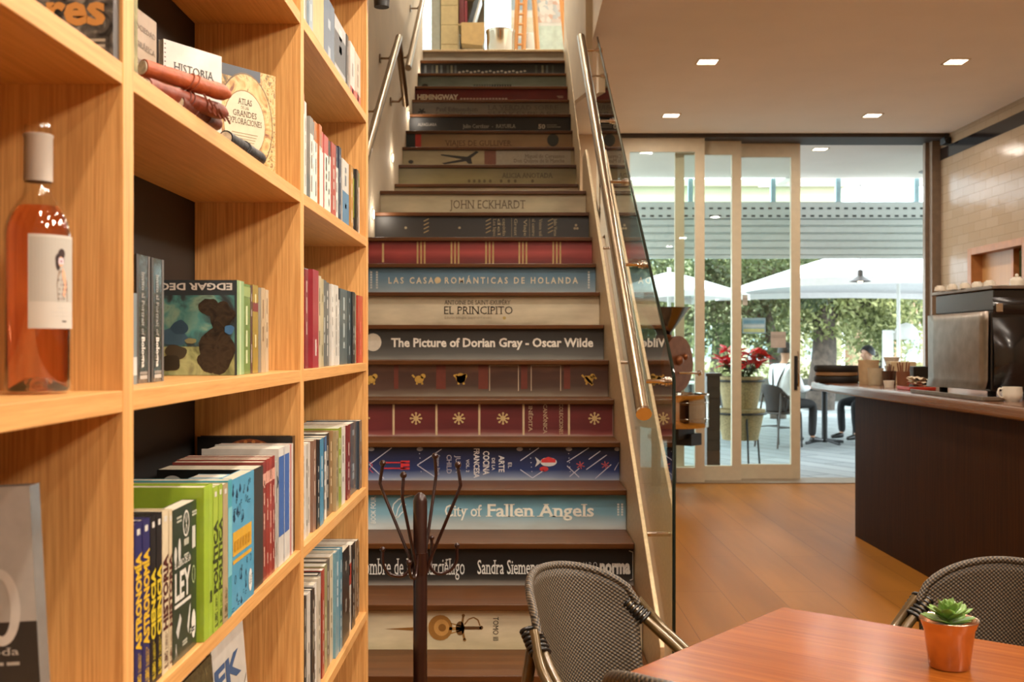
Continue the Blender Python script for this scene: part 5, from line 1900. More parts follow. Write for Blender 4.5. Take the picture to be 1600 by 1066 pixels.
pot_thing('jar', 1389, 7.25, .042, .046, .10, pm('dark_brown_glass', '#3c2419', .2, coat=.5), 'dark brown jar of sachets behind the tiny white cup', 'jar', sticks(6, .034, .13, '#6b4630', 1))
pot_thing('cup', 1411, 7.08, .036, .044, .10, pm('brown_paper', '#7b4a2e', .6), 'brown beaker holding wooden stirrers next to the red tray', 'beaker', sticks(9, .036, .15, '#7d4a2c', 2))
pot_thing('cup', 1389, 6.95, .028, .035, .045, china, 'tiny white cup standing alone at the counter edge', 'cup')
x, y, z = on_counter(1408, 7.72)
b = MB(); b.box(-.09, .09, -.05, .05, 0, .155); o = b.build('box', pm('cream_box', '#c2ad87', .7), loc=(x, y, z), bevel=.004); tag(o, 'cream cardboard box at the back of the counter behind the stirrers', 'box')
for i in range(3):
    x, y, z = on_counter(1393, 8.02)
    b = MB(); r_ = .05 + .006 * (i == 2); z0 = i * .062
    b.lathe([(.0001, 0), (r_ * .7, 0), (r_, .052), (r_ * 1.08, .058), (r_ * 1.05, .06), (r_ * .9, .05), (.0001, .01)], n=24)
    o = b.build('bowl', china, loc=(x, y, z + z0), sharp=50); tag(o, 'white bowl, %s of the stack of three at the counter back' % ('lowest', 'middle one', 'topmost')[i], 'bowl', 'stacked bowls')
x, y, z = on_counter(1430, 6.62)
b = MB(); b.box(-.075, .085, -.11, .11, 0, .012); b.box(-.075, .085, -.11, -.104, .01, .02); b.box(-.075, -.069, -.11, .11, .01, .02)
o = b.build('tray', pm('red_plastic', '#b8351f', .35), loc=(x, y, z), bevel=.003); tag(o, 'red plastic tray on the counter beside the espresso machine', 'tray')
b = MB()
rd = random.Random(9)
for i in range(7):
    a = rd.uniform(0, 3)
    M = Matrix.Translation((rd.uniform(-.012, .012), rd.uniform(-.02, .02), .004 + .0068 * i)) @ Matrix.Rotation(a, 4, 'Z') @ Matrix.Rotation(rd.uniform(-.25, .25), 4, 'X')
    b.M = M
    n_ = 8
    vs = [((i2 / n_ - .5) * .085, (j / n_ - .5) * .085, .006 * math.sin(i2 * 1.3 + i) * math.cos(j * 1.1) + .004) for i2 in range(n_ + 1) for j in range(n_ + 1)]
    fs = [(i2 * 9 + j, i2 * 9 + j + 1, i2 * 9 + j + 10, i2 * 9 + j + 9) for i2 in range(n_) for j in range(n_)]
    b.add(vs, fs, 0, True)
b.M = Matrix()
o = b.build('napkin', pm('cream_napkin', '#c9b598', .8), loc=(x + .02, y + .02, z + .024), sharp=180); tag(o, 'crumpled cream napkin lying on the red tray', 'napkin')
x, y, z = on_counter(1437, 7.3)
b = MB(); b.box(-.06, .06, -.05, .05, 0, .13); b.box(-.05, .05, -.055, -.05, .06, .12); o = b.build('card_reader', black_gloss, loc=(x, y, z), bevel=.005); tag(o, 'small black box-shaped device behind the red tray on the counter', 'device')

# ------------------------------------------------------------------ serving hatch in the tiled wall
b = MB()
b.box(4.03, 4.26, 8.60, 8.66, 1.19, 2.15); b.box(4.03, 4.26, 9.62, 9.70, 1.19, 2.15); b.box(4.03, 4.26, 8.66, 9.62, 2.09, 2.15); b.box(4.03, 4.26, 8.66, 9.62, 1.19, 1.25)
struct('trim_5', b, pm('hatch_frame_wood', '#a86f3d', .45), bevel=.003)
dr = empty('door_4', (4.15, 9.3, 1.25), kind='structure')
b = MB(); b.box(4.13, 4.155, 9.03, 9.62, 1.25, 2.09); b.build('sliding_panel', door_wood, dr, world=True)
b = MB(); b.box(4.118, 4.168, 8.995, 9.03, 1.25, 2.09); b.build('edge_stile', pm('hatch_stile', '#b8743f', .45), dr, world=True)
b = MB(); b.box(4.25, 6.6, 8.0, 8.05, 0, 3.0); b.box(4.25, 6.6, 11.2, 11.25, 0, 3.0); b.box(6.6, 6.65, 8.0, 11.25, 0, 3.0); b.box(4.25, 6.6, 8.0, 11.25, 2.95, 3.0); b.box(4.25, 6.6, 8.0, 11.25, -.1, 0)
struct('wall_kitchen', b, pm('kitchen_olive', '#6b6a3c', .6))
L = bpy.data.lights.new('kitchen_lamp', 'POINT'); L.energy = 14; L.color = (.95, 1, .7); L.shadow_soft_size = .2
o = bpy.data.objects.new('kitchen_lamp', L); o.location = (5.6, 9.6, 2.7); COL.objects.link(o)
for z, lab in ((1.45, 'lower'), (1.85, 'upper')):
    b = MB(); b.box(5.6, 5.95, 8.3, 11.0, z, z + .03); o = b.build('kitchen_shelf', black); tag(o, '%s dark shelf inside the kitchen seen through the hatch' % lab, 'shelf')
    for k_ in range(4):
        b = MB(); b.box(5.66, 5.86, 8.5 + k_ * .6, 8.8 + k_ * .6, z + .0305, z + .16 + .03 * (k_ % 2)); o = b.build('storage_box', pm('dark_storage', '#1d1c18', .5))
        tag(o, 'dark storage box on the %s kitchen shelf' % lab, 'box', 'boxes on the %s kitchen shelf' % lab)
b = MB(); b.box(3.985, 4.045, 10.1, 10.2, 3.165, 3.225); b.tube([(4.0, 10.1, 3.19), (4.0, 10.07, 3.185)], .022, n=12); b.tube([(4.02, 10.15, 3.22), (4.02, 10.15, 3.27)], .012, n=8)
o = b.build('security_camera', black); tag(o, 'small black security camera in the ceiling corner above the tiled wall', 'camera')

# ------------------------------------------------------------------ terrace behind the sliding doors
# roller shutter, half lowered
rs = empty('roller_shutter', (4.0, 12.95, 2.35), 0, 'pale grey half-lowered roller shutter across the terrace opening', 'shutter')
sh_m = pm('shutter_paint', '#c6cfcf', .5, 0, .03)
slot_m = pm('shutter_slot', '#3b4345', .7)
b = MB(); b.box(-1.5, 9.0, 12.90, 13.10, 2.80, 2.995)
for row, z in enumerate((2.815, 2.905)):
    for i in range(100):
        x = -1.3 + i * .1
        b.box(x, x + .045, 12.895, 12.9005, z, z + .022, 1)
b.build('housing', [sh_m, slot_m], rs, world=True)
b = MB()
for i in range(5):
    z1 = 2.80 - i * .088
    b.prism([(12.945, z1), (12.915, z1 - .02), (12.915, z1 - .075), (12.945, z1 - .088), (12.965, z1 - .088), (12.965, z1)], 'X', -1.5, 9.0)
b.build('curtain', sh_m, rs, world=True)
b = MB(); b.box(-1.5, 9.0, 12.92, 12.98, 2.325, 2.362)
for i in range(20):
    b.box(-1.2 + i * .5, -1.18 + i * .5, 12.91, 12.92, 2.335, 2.35)
b.build('bottom_rail', sh_m, rs, world=True)
b = MB()
for x in (1.15, 2.05, 3.03, 3.80, 4.73, 6.2):
    b.box(x, x + .055, 12.88, 12.94, 2.995, 3.271)
struct('window_2', b, pm('pale_blue_frame', '#9fc0cc', .5))
b = MB(); b.tube([(4.75, 12.35, 3.262), (4.75, 12.35, 3.2695)], .16, n=28); b.tube([(4.75, 12.35, 3.255), (4.75, 12.35, 3.263)], .10, n=28)
o = b.build('air_vent', pm('vent_grey', '#6f6a66', .5)); tag(o, 'round grey air vent in the terrace soffit near the tiled wall', 'vent')


def parasol(cx, cy, half, ze, za, rz, label, thick=.16):
    o = empty('parasol', (cx, cy, 0), rz, label, 'parasol')
    m = pm('white_canvas', '#e9e4e2', .8, 0, .03)
    b = MB()
    k = 8
    vs, fs = [], []
    cn = [(-half, -half), (half, -half), (half, half), (-half, half)]
    for s in range(4):
        A, B = cn[s], cn[(s + 1) % 4]
        o0 = len(vs)
        for i in range(k + 1):
            for j in range(k + 1):
                u, v = i / k, j / k
                x, y = A[0] * (1 - u) + B[0] * u, A[1] * (1 - u) + B[1] * u
                vs.append((x * v, y * v, za + (ze - za) * v ** 1.15 + .05 * math.sin(PI * u) * v))
        for i in range(k):
            for j in range(k):
                q = o0 + i * (k + 1) + j
                fs.append((q, q + 1, q + k + 2, q + k + 1))
    b.add(vs, fs, 0, True)
    ob = b.build('canopy', m, o, sharp=25); sd = ob.modifiers.new('solid', 'SOLIDIFY'); sd.thickness = .006
    b = MB()
    for s in range(4):
        A, B = cn[s], cn[(s + 1) % 4]
        for i in range(6):
            p, q = [tuple(A[t] * (1 - f) + B[t] * f for t in (0, 1)) for f in (i / 6, (i + 1) / 6)]
            zz = [ze + .05 * math.sin(PI * f) for f in (i / 6, (i + 1) / 6)]
            b.quad([(p[0], p[1], zz[0]), (q[0], q[1], zz[1]), (q[0], q[1], zz[1] - thick), (p[0], p[1], zz[0] - thick)])
    ob = b.build('valance', m, o); sd = ob.modifiers.new('solid', 'SOLIDIFY'); sd.thickness = .004
    b = MB(); b.tube([(0, 0, .05), (0, 0, za + .06)], .026, n=12); b.build('pole', white_p, o)
    b = MB(); b.lathe([(.30, 0), (.30, .05), (.05, .07), (.03, .2)], n=24); b.build('base', pm('parasol_base', '#55585a', .7), o)
    for s in range(4):
        b = MB(); b.tube([(0, 0, za - .02), (cn[s][0] * .98, cn[s][1] * .98, ze - .005)], .011, n=6); b.build('rib', white_p, o)
    return o


parasol(5.6, 15.9, 2.2, 2.13, 2.85, .04, 'large white parasol over the terrace tables in the open doorway', .10)
parasol(2.15, 15.2, .80, 1.98, 2.32, .35, 'white parasol seen through the glass of the first sliding doors', .08)
lm = empty('pendant_lamp', (4.25, 13.40, 2.08), 0, 'small dark pendant lamp with flared shade hanging under the terrace shutter', 'lamp')
b = MB(); b.lathe([(.028, .14), (.034, .13), (.034, .07), (.05, .055), (.13, .0), (.125, -.004), (.04, .045), (.0001, .05)], n=24); b.build('shade', pm('pendant_shade', '#4a3d35', .5), lm)
b = MB(); b.tube([(0, 0, .13), (0, 0, 1.186)], .006, n=6); b.build('cord', black, lm)
b = MB(); b.ball((0, 0, .01), .035); b.build('bulb', pm('bulb_glow', (1, .85, .6, 1), .3, emit=3.0), lm)
b = MB(); b.box(3.2, 6.0, 13.3, 13.5, 3.265, 3.4); b.box(3.2, 3.3, 12.8, 13.3, 3.27, 3.4); b.box(5.9, 6.0, 12.8, 13.3, 3.27, 3.4)
struct('ceiling_bracket', b, soffit_m)

# ---- trees
def leaf_green(name, c1, c2):
    m, n, l, bs = newmat(name)
    tc = n.new('ShaderNodeTexCoord')
    no = n.new('ShaderNodeTexNoise'); no.inputs['Scale'].default_value = 1.1; no.inputs['Detail'].default_value = 6
    l.new(tc.outputs['Object'], no.inputs['Vector'])
    cr_ = n.new('ShaderNodeValToRGB')
    cr_.color_ramp.elements[0].position = .38; cr_.color_ramp.elements[0].color = c(c1)
    cr_.color_ramp.elements[1].position = .62; cr_.color_ramp.elements[1].color = c(c2)
    l.new(no.outputs[0], cr_.inputs[0]); l.new(cr_.outputs[0], bs.inputs['Base Color'])
    bs.inputs['Roughness'].default_value = .55
    tl = n.new('ShaderNodeBsdfTranslucent'); l.new(cr_.outputs[0], tl.inputs[0])
    mx = n.new('ShaderNodeMixShader'); mx.inputs[0].default_value = .4
    l.new(bs.outputs[0], mx.inputs[1]); l.new(tl.outputs[0], mx.inputs[2]); l.new(mx.outputs[0], n['Material Output'].inputs[0])
    return m


LG = [leaf_green('leaf_dark', '#363f25', '#5f6a40'), leaf_green('leaf_mid', '#5c6538', '#9da06a'), leaf_green('leaf_light', '#80875a', '#b9bb90')]
bark = pm('tree_bark', '#4a4037', .9, 0, .35, 12, bump=.5)


def leaves(mb, blobs, n, size, seed):
    rd = random.Random(seed)
    tot = sum(q[3] * q[4] * q[5] for q in blobs)
    for q in blobs:
        k = int(n * q[3] * q[4] * q[5] / tot) + 1
        for _ in range(k):
            while True:
                p = Vector((rd.uniform(-1, 1), rd.uniform(-1, 1), rd.uniform(-1, 1)))
                if p.length <= 1 and p.length > rd.random() * .8:
                    break
            p = Vector((q[0] + p.x * q[3], q[1] + p.y * q[4], q[2] + p.z * q[5]))
            s = size * rd.uniform(.6, 1.3)
            d = Vector((rd.gauss(0, 1), rd.gauss(0, 1), rd.gauss(-.7, .6))).normalized()
            e = d.cross(Vector((rd.gauss(0, 1), rd.gauss(0, 1), rd.gauss(0, 1)))).normalized()
            nn = d.cross(e)
            mb.add([p, p + d * s * .5 + e * s * .22 + nn * s * .05, p + d * s, p + d * s * .5 - e * s * .22 + nn * s * .05], [(0, 1, 2, 3)], 0)


def tree(x, y, h, r0, lean, blobs, n, size, mi, label, seed):
    o = empty('tree', (x, y, -.015), 0, label, 'tree', 'trees beyond the terrace')
    b = MB()
    top = Vector((lean, 0, h))
    b.tube(smooth_path([(0, 0, 0), (lean * .3 + .05, .02, h * .35), (lean * .7 - .04, -.03, h * .7), tuple(top)], 5), [r0 * (1.25 - .75 * i / 15) for i in range(16)], n=12)
    rd = random.Random(seed + 50)
    for q in blobs[:8]:
        m0 = Vector((lean * .6, 0, h * rd.uniform(.5, .8)))
        e = Vector((q[0] - x, q[1] - y, q[2]))
        b.tube(smooth_path([m0, m0.lerp(e, .5) + Vector((rd.uniform(-.2, .2), 0, rd.uniform(0, .3))), e], 5), [r0 * .4 * (1 - .8 * i / 10) for i in range(11)], n=7)
    b.build('trunk', bark, o, sharp=180)
    b = MB(); leaves(b, blobs, n, size, seed); b.build('foliage', LG[mi], o, world=True)
    return o


tree(4.7, 19.44, 2.916, 0.12, -0.3, [(4.64, 19.44, 2.7, 1.4, 0.86, 0.81), (3.89, 19.22, 2.27, 0.86, 0.76, 0.97), (4.54, 19.22, 1.79, 0.49, 0.54, 0.76), (3.56, 19.22, 1.73, 0.54, 0.54, 0.54), (5.29, 19.44, 2.49, 0.65, 0.65, 0.54), (2.7, 19.44, 2.49, 0.97, 0.76, 0.76)], 7000, 0.13, 0,
     'dark-leaved tree with hanging foliage just behind the white parasols', 11)
tree(6.18, 22.12, 3.42, 0.25, 0.2, [(6.16, 22.12, 2.95, 2.17, 0.8, 0.85), (7.07, 22, 2.44, 1.03, 0.68, 0.57), (5.59, 22, 2.33, 0.8, 0.68, 0.57), (6.16, 21.77, 1.99, 0.85, 0.46, 0.57), (7.64, 22.12, 2.1, 0.8, 0.68, 0.68), (7.3, 22.34, 1.64, 0.63, 0.57, 0.51), (5.47, 22.23, 1.7, 0.57, 0.46, 0.46)], 9000, 0.14, 1,
     'thick-trunked tree standing in the middle of the open doorway view', 12)
tree(8.36, 24.75, 3.52, 0.22, -0.1, [(8.14, 24.53, 2.73, 1.76, 0.88, 1.21), (7.59, 24.42, 1.96, 0.88, 0.77, 0.66), (8.8, 24.42, 1.85, 0.88, 0.77, 0.77), (6.71, 24.75, 2.29, 0.88, 0.66, 0.55), (8.14, 24.53, 1.19, 0.77, 0.55, 0.44)], 5500, 0.14, 2,
     'pale green tree beside the jamb of the doorway, farther off', 13)
tree(1.9, 21.5, 3.2, 0.2, 0.1, [(1.9, 21.5, 2.5, 1.5, 0.9, 1.1), (2.6, 21.2, 1.9, 0.7, 0.7, 0.6), (1.4, 21.2, 1.8, 0.9, 0.7, 0.8), (3.1, 21.8, 1.6, 0.6, 0.6, 0.6)], 5500, 0.13, 1,
     'mid green tree behind the glass of the sliding doors, farther off', 14)
tree(5.25, 28.35, 3.57, 0.21, 0.1, [(5.25, 28.35, 2.56, 2.73, 0.84, 1.58), (4.51, 28.35, 1.51, 1.37, 0.73, 0.73), (6.93, 28.35, 1.51, 1.26, 0.73, 0.63), (9.03, 28.56, 2.04, 1.58, 0.84, 1.26)], 6500, 0.16, 2,
     'broad pale tree at the back of the garden behind the others', 15)
hd = MB(); leaves(hd, [(x * .8, 25.9 + .1 * (x % 2), .45, .6, .35, .5) for x in range(1, 13)], 4200, .13, 21)
o = hd.build('hedge', LG[1]); tag(o, 'low clipped hedge along the back of the terrace', 'hedge')
b = MB(); b.box(.4, 10.4, 25.2, 25.3, 0, .52)
for i in range(34):
    b.box(.4 + i * .3, .42 + i * .3, 25.185, 25.2, 0, .54)
o = b.build('fence', pm('dark_fence', '#4c4b45', .8, 0, .2, 4)); tag(o, 'low dark board fence in front of the back hedge', 'fence')


def building(x0, x1, y, h, col, label, nx, nz, mcol='#8fa3a8'):
    o = empty('building', ((x0 + x1) / 2, y + 2, -.015), 0, label, 'building')
    b = MB(); b.box(x0, x1, y, y + 4, 0, h); b.box(x0 - .15, x1 + .15, y - .2, y + 4.1, h, h + .2); b.build('wall', pm('facade_' + col.strip('#'), col, .9, 0, .05, 1.0), o, world=True)
    for i in range(nx):
        for j in range(nz):
            xx, zz = x0 + (x1 - x0) * (i + .3) / nx, .8 + j * (h - .6) / nz
            b = MB(); b.box(xx, xx + (x1 - x0) / nx * .4, y - .03, y + .02, zz, zz + 1.1); f = b.build('window', pm('far_frame', '#d9dcd8', .6), o, world=True)
            b = MB(); b.box(xx + .06, xx + (x1 - x0) / nx * .4 - .06, y - .04, y - .028, zz + .06, zz + 1.04); g_ = b.build('glass', pm('far_glass_' + mcol.strip('#'), mcol, .15), f); g_.location = o.location * -1
            f.location = -o.location
            g_.location = (0, 0, 0)
    return o


building(1.5, 10.2, 34, 6.25, '#a3a184', 'pale yellow building behind the trees with its flat roofline above the shutter', 5, 2)
building(10.6, 13.4, 31, 4.4, '#b08a72', 'salmon pink building behind the pale green tree', 2, 2)
building(15.0, 22.0, 38, 4.6, '#b5b8b3', 'white building at the far end of the street', 4, 2)
b = MB(); leaves(b, [(2.2 + i * .9, 33.9, 6.85, .6, .3, .18) for i in range(9)], 1500, .16, 31)
o = b.build('roof_shrubs', LG[0]); tag(o, 'row of dark shrubs on the roofline of the pale yellow building', 'shrubs'); o['kind'] = 'stuff'

# ---- white lantern
wl = empty('street_lantern', (6.25, 17.4, -.015), 0, 'white dome lantern on a pale post among the terrace trees', 'lantern')
b = MB(); b.box(-.36, -.22, -.06, .06, 0, 1.55); b.build('post', white_p, wl)
b = MB(); b.box(-.30, .1, -.03, .03, 1.50, 1.54); b.build('bracket', white_p, wl)
b = MB(); b.lathe([(.19, 1.40), (.2, 1.42), (.17, 1.56), (.10, 1.64), (.0001, 1.67)], n=24); b.build('dome', white_p, wl)

# ---- poinsettia on its stand of two baskets
ps = empty('poinsettia_stand', (2.43, 11.75, -.015), 0, 'red poinsettia in stacked tan baskets behind the sliding doors', 'potted plant')
bk = pm('woven_basket', '#9f8d66', .8, 0, .3, 60, bump=.6)
for z0, r0, r1, h in ((.29, .19, .255, .33), (.63, .18, .235, .34)):
    b = MB(); b.lathe([(.0001, z0), (r0, z0), (r1, z0 + h - .03), (r1 + .012, z0 + h - .03), (r1 + .012, z0 + h), (r1 - .02, z0 + h), (r1 - .03, z0 + h - .06), (.0001, z0 + h - .06)], n=32); b.build('basket', bk, ps, sharp=50)
    b = MB(); b.tube([((r1 + .02) * math.cos(2 * PI * i / 24), (r1 + .02) * math.sin(2 * PI * i / 24), z0 + h - .045) for i in range(24)], .012, n=6, closed=True); b.build('hoop', black, ps)
for i in range(3):
    a = i * 2.1 + .6
    b = MB(); b.tube([(.22 * math.cos(a), .22 * math.sin(a), .60), (.27 * math.cos(a), .27 * math.sin(a), .3), (.30 * math.cos(a), .30 * math.sin(a), 0)], .011, n=6); b.build('leg', black, ps)
rd = random.Random(8)


def bracts(mb, heads, k, ln, wd, seed):
    rd = random.Random(seed)
    for hx, hy, hz in heads:
        for i in range(k):
            a, t = rd.uniform(0, 6.28), rd.uniform(-.3, .7)
            d = Vector((math.cos(a) * math.cos(t), math.sin(a) * math.cos(t), math.sin(t)))
            e = d.cross(Vector((0, 0, 1))).normalized()
            L = ln * rd.uniform(.7, 1.2)
            p = Vector((hx, hy, hz))
            mb.add([p, p + d * L * .45 + e * wd, p + d * L - Vector((0, 0, L * .15)), p + d * L * .45 - e * wd], [(0, 1, 2, 3)], 0)


heads = [(rd.uniform(-.22, .22), rd.uniform(-.2, .15), rd.uniform(1.08, 1.26)) for _ in range(16)]
b = MB(); bracts(b, heads, 12, .15, .042, 4); b.build('red_bracts', pm('poinsettia_red', '#e02028', .5, 0, .3, 20), ps)
b = MB(); bracts(b, [(rd.uniform(-.15, .15), rd.uniform(-.12, .12), rd.uniform(.96, 1.08)) for _ in range(10)], 10, .14, .032, 5); b.build('green_leaves', LG[0], ps)
b = MB(); [b.tube([(h_[0] * .2, h_[1] * .2, .9), h_], .006, n=5) for h_ in heads]; b.build('stems', pm('stem_green', '#4a5a2c', .7), ps)
b = MB(); b.box(1.93, 2.06, 10.95, 11.25, -.014, .98); b.box(1.915, 2.075, 10.93, 11.27, .98, 1.01)
for i in range(9):
    b.box(1.928, 2.062, 10.944, 10.951, .02 + i * .106, .115 + i * .106)
o = b.build('menu_pedestal', pm('dark_teak', '#3a2618', .5, 0, .2, 10)); tag(o, 'dark slatted wooden pedestal between the poinsettia and the roaster', 'pedestal')


# notices stuck on the third sliding door
def notice(px, py, w, h, col, label, rows):
    d = YD + .094
    x, z = (px - CX) * d / F, EYE - (py - CY) * d / F
    b = MB(); b.box(-w / 2, w / 2, -.001, .0, -h / 2, h / 2)
    mats = [pm('notice_' + col.strip('#'), col, .6)]
    for z0, z1, cc in rows:
        mats.append(pm('notice_print_' + cc.strip('#'), cc, .6)); b.box(-w * .45, w * .45, -.0016, -.0011, h * z0, h * z1, len(mats) - 1)
    o = b.build('notice', mats, loc=(x, d, z)); tag(o, label, 'sign', 'notices on the sliding door')


notice(1178, 509, .225, .15, '#8fb9cf', 'pale blue printed notice on the third sliding door', [(.15, .35, '#6ba3c4'), (-.42, -.2, '#b9cf9a'), (-.12, .06, '#b7d3df')])
notice(1216, 531, .145, .155, '#b9b2ab', 'grey paper notice on the third sliding door beside its handle', [(.1, .3, '#a8a19a')])
notice(1164, 469, .05, .10, '#c9c8c2', 'small white notice high on the third sliding door', [(-.2, .2, '#b5b4ae')])

# ---- coffee roaster indoors, behind the glass balustrade
ro = empty('coffee_roaster', (1.32, 9.60, 0), math.radians(50), 'bronze and black coffee roaster with steel hopper and cooling drum by the sliding doors', 'coffee roaster')
bronze = pm('bronze_plate', '#8d5a3a', .32, .85, .15, 20)
b = MB(); b.lathe([(.06, 1.36), (.065, 1.40), (.225, 1.615), (.235, 1.625), (.222, 1.62), (.06, 1.41)], (.02, .02, 0), n=36); b.build('hopper', pm('dark_steel', '#77706a', .15, 1.0), ro, sharp=60)
b = MB(); b.tube([(.02, .02, 1.15), (.02, .02, 1.38)], .075, n=20); b.build('hopper_neck', bronze, ro)
b = MB(); b.tube([(0, -.10, 1.13), (0, .42, 1.13)], .215, n=36); b.build('drum', black, ro)
b = MB(); b.tube([(.02, -.13, 1.13), (.02, -.10, 1.13)], .245, n=40); b.ball((.02, -.13, 1.16), .045); b.ball((.13, -.13, 1.19), .03); b.build('face_plate', bronze, ro)
b = MB(); b.tube([(.0, -.14, 1.05), (.21, -.22, 1.045)], .011, n=8); b.ball((.215, -.222, 1.045), .026); b.build('trier_handle', chrome, ro)
b = MB(); b.box(-.19, .15, -.08, .40, .58, .94); b.build('furnace_box', black, ro, bevel=.01)
b = MB()
b.lathe([(.0001, .60), (.285, .60), (.29, .605), (.29, .665), (.296, .668), (.296, .678), (.29, .681), (.29, .80), (.296, .803), (.296, .813), (.29, .816), (.29, .868), (.298, .875), (.296, .882), (.28, .878), (.275, .70), (.0001, .70)], (-.249, -.248, 0), n=48); b.build('cooling_drum', chrome, ro, sharp=60)
b = MB(); b.box(-.36, -.10, -.36, -.09, .50, .598); b.box(-.22, -.05, -.40, -.25, .44, .54); b.build('drum_carrier', black, ro)
for x, y in ((-.17, -.02), (.08, -.02), (-.17, .36), (.08, .36)):
    b = MB(); b.box(x - .03, x + .03, y - .03, y + .03, .07, .59); b.build('leg', black, ro)
    b = MB(); b.tube([(x - .015, y, .036), (x + .015, y, .036)], .035, n=14); b.build('caster', pm('caster_grey', '#8c8a86', .4), ro)

# ------------------------------------------------------------------ people on the terrace
def skin(name, pts, edges, mat, parent, root=0, sub=2):
    me = bpy.data.meshes.new(name)
    me.from_pydata([p[:3] for p in pts], edges, [])
    me.materials.append(mat)
    o = bpy.data.objects.new(name, me)
    COL.objects.link(o)
    o.parent = parent
    sk = o.modifiers.new('skin', 'SKIN')
    sk.use_smooth_shade = True
    for i, v in enumerate(me.skin_vertices[0].data):
        r = pts[i][3]
        v.radius = r if isinstance(r, (tuple, list)) else (r, r)
        v.use_root = (i == root)
    sb = o.modifiers.new('subdivision', 'SUBSURF')
    sb.levels = sb.render_levels = sub
    return o


def chain(pts, edges, start, items):
    prev = start
    for it in items:
        pts.append(it)
        i = len(pts) - 1
        if prev is not None:
            edges.append((prev, i))
        prev = i
    return prev


def seated_person(loc, rz, label, top, trousers, hair_c, straps=None, skin_c='#b98a6c', lean=.05):
    o = empty('person', loc, rz, label, 'person')
    sk_m = pm('skin_' + skin_c.strip('#'), skin_c, .55, 0, .06)
    P, E = [], []
    sp = chain(P, E, None, [(0, -.02, .56, (.13, .10)), (0, 0, .70, (.11, .09)), (0, lean * .6, .88, (.14, .10)), (0, lean, 1.00, (.10, .075)), (0, lean + .015, 1.075, .046), (0, lean + .03, 1.135, .05)])
    hd = chain(P, E, sp, [(0, lean + .05, 1.20, (.076, .088)), (0, lean + .045, 1.265, (.075, .09)), (0, lean + .035, 1.315, (.05, .06))])
    fac = chain(P, E, len(P) - 3, [(0, lean + .135, 1.20, .016)])
    chain(P, E, len(P) - 4, [(0, lean + .115, 1.165, .028)])
    hands = {}
    for s in (-1, 1):
        chain(P, E, 0, [(s * .10, .03, .53, .072), (s * .13, .24, .535, .066), (s * .15, .44, .52, .050), (s * .155, .43, .30, .046), (s * .16, .41, .10, .030), (s * .165, .45, .055, .034), (s * .17, .56, .04, .026)])
        h = chain(P, E, 3, [(s * .165, lean, 1.00, .052), (s * .215, lean + .02, .86, .042), (s * .245, lean + .07, .73, .036), (s * .20, lean + .25, .745, .027), (s * .185, lean + .32, .75, .022), (s * .18, lean + .36, .752, (.034, .016))])
        for q in range(4):
            chain(P, E, h, [(s * (.155 + .016 * q), lean + .40, .752, .0085), (s * (.152 + .017 * q), lean + .43 - .006 * abs(q - 1.5), .742, .0075)])
        chain(P, E, h - 0, [(s * .145, lean + .365, .755, .009), (s * .13, lean + .39, .75, .008)])
        chain(P, E, 7, [(s * .082, lean + .04, 1.205, .014)])
    skin('body', P, E, sk_m, o)
    # shirt
    P, E = [], []
    sp = chain(P, E, None, [(0, -.02, .585, (.155, .125)), (0, 0, .70, (.150, .118)), (0, lean * .6, .88, (.170, .125)), (0, lean, 1.00, (.13, .095)), (0, lean + .012, 1.055, .062)])
    for s in (-1, 1):
        chain(P, E, 3, [(s * .165, lean, 1.005, .072), (s * .22, lean + .02, .86, .062), (s * .25, lean + .07, .73, .054), (s * .215, lean + .20, .742, .042), (s * .20, lean + .27, .746, .034)])
    skin('shirt', P, E, pm('shirt_' + top.strip('#'), top, .8, 0, .05, 6), o)
    P, E = [], []
    chain(P, E, None, [(0, -.03, .555, (.150, .115))])
    for s in (-1, 1):
        chain(P, E, 0, [(s * .10, .03, .535, .088), (s * .13, .24, .54, .080), (s * .15, .445, .525, .062), (s * .155, .43, .30, .060), (s * .16, .41, .085, .052)])
    skin('trousers', P, E, pm('trousers_' + trousers.strip('#'), trousers, .8, 0, .1, 10), o)
    for s in (-1, 1):
        P, E = [], []
        chain(P, E, None, [(s * .16, .385, .055, .045), (s * .162, .44, .055, .046), (s * .168, .53, .04, .036), (s * .17, .60, .034, .026)])
        skin('shoe', P, E, pm('black_shoe', '#15120f', .35), o)
    b = MB()
    rd = random.Random(2)
    vs, fs = [], []
    for i in range(9):
        for j in range(16):
            th, ph = .05 + i / 8 * 1.75, 2 * PI * j / 16
            front = max(0, math.sin(ph))
            t_ = th * (1 - .42 * front)
            k = 1.0 + rd.uniform(-.02, .04)
            vs.append((.098 * k * math.sin(t_) * math.cos(ph), lean + .036 + .112 * k * math.sin(t_) * math.sin(ph), 1.235 + .118 * k * math.cos(t_)))
    for i in range(8):
        for j in range(16):
            fs.append((i * 16 + j, i * 16 + (j + 1) % 16, i * 16 + 16 + (j + 1) % 16, i * 16 + 16 + j))
    fs.append(tuple(range(16))[::-1])
    b.add(vs, fs, 0, True)
    b.build('hair', pm('hair_' + hair_c.strip('#'), hair_c, .5, 0, .3, 60), o, sharp=180)
    if straps:
        b = MB()
        for s in (-1, 1):
            b.tube(smooth_path([(s * .03, -.128, .66), (s * .05, -.120 + lean * .4, .82), (s * .10, -.09 + lean, .99), (s * .105, lean, 1.082), (s * .095, lean + .095, .98), (s * .09, .13, .80), (s * .09, .12, .64)], 5), .011, n=6)
        b.build('suspenders', pm('strap_dark', straps, .6), o, sharp=180)
    return o


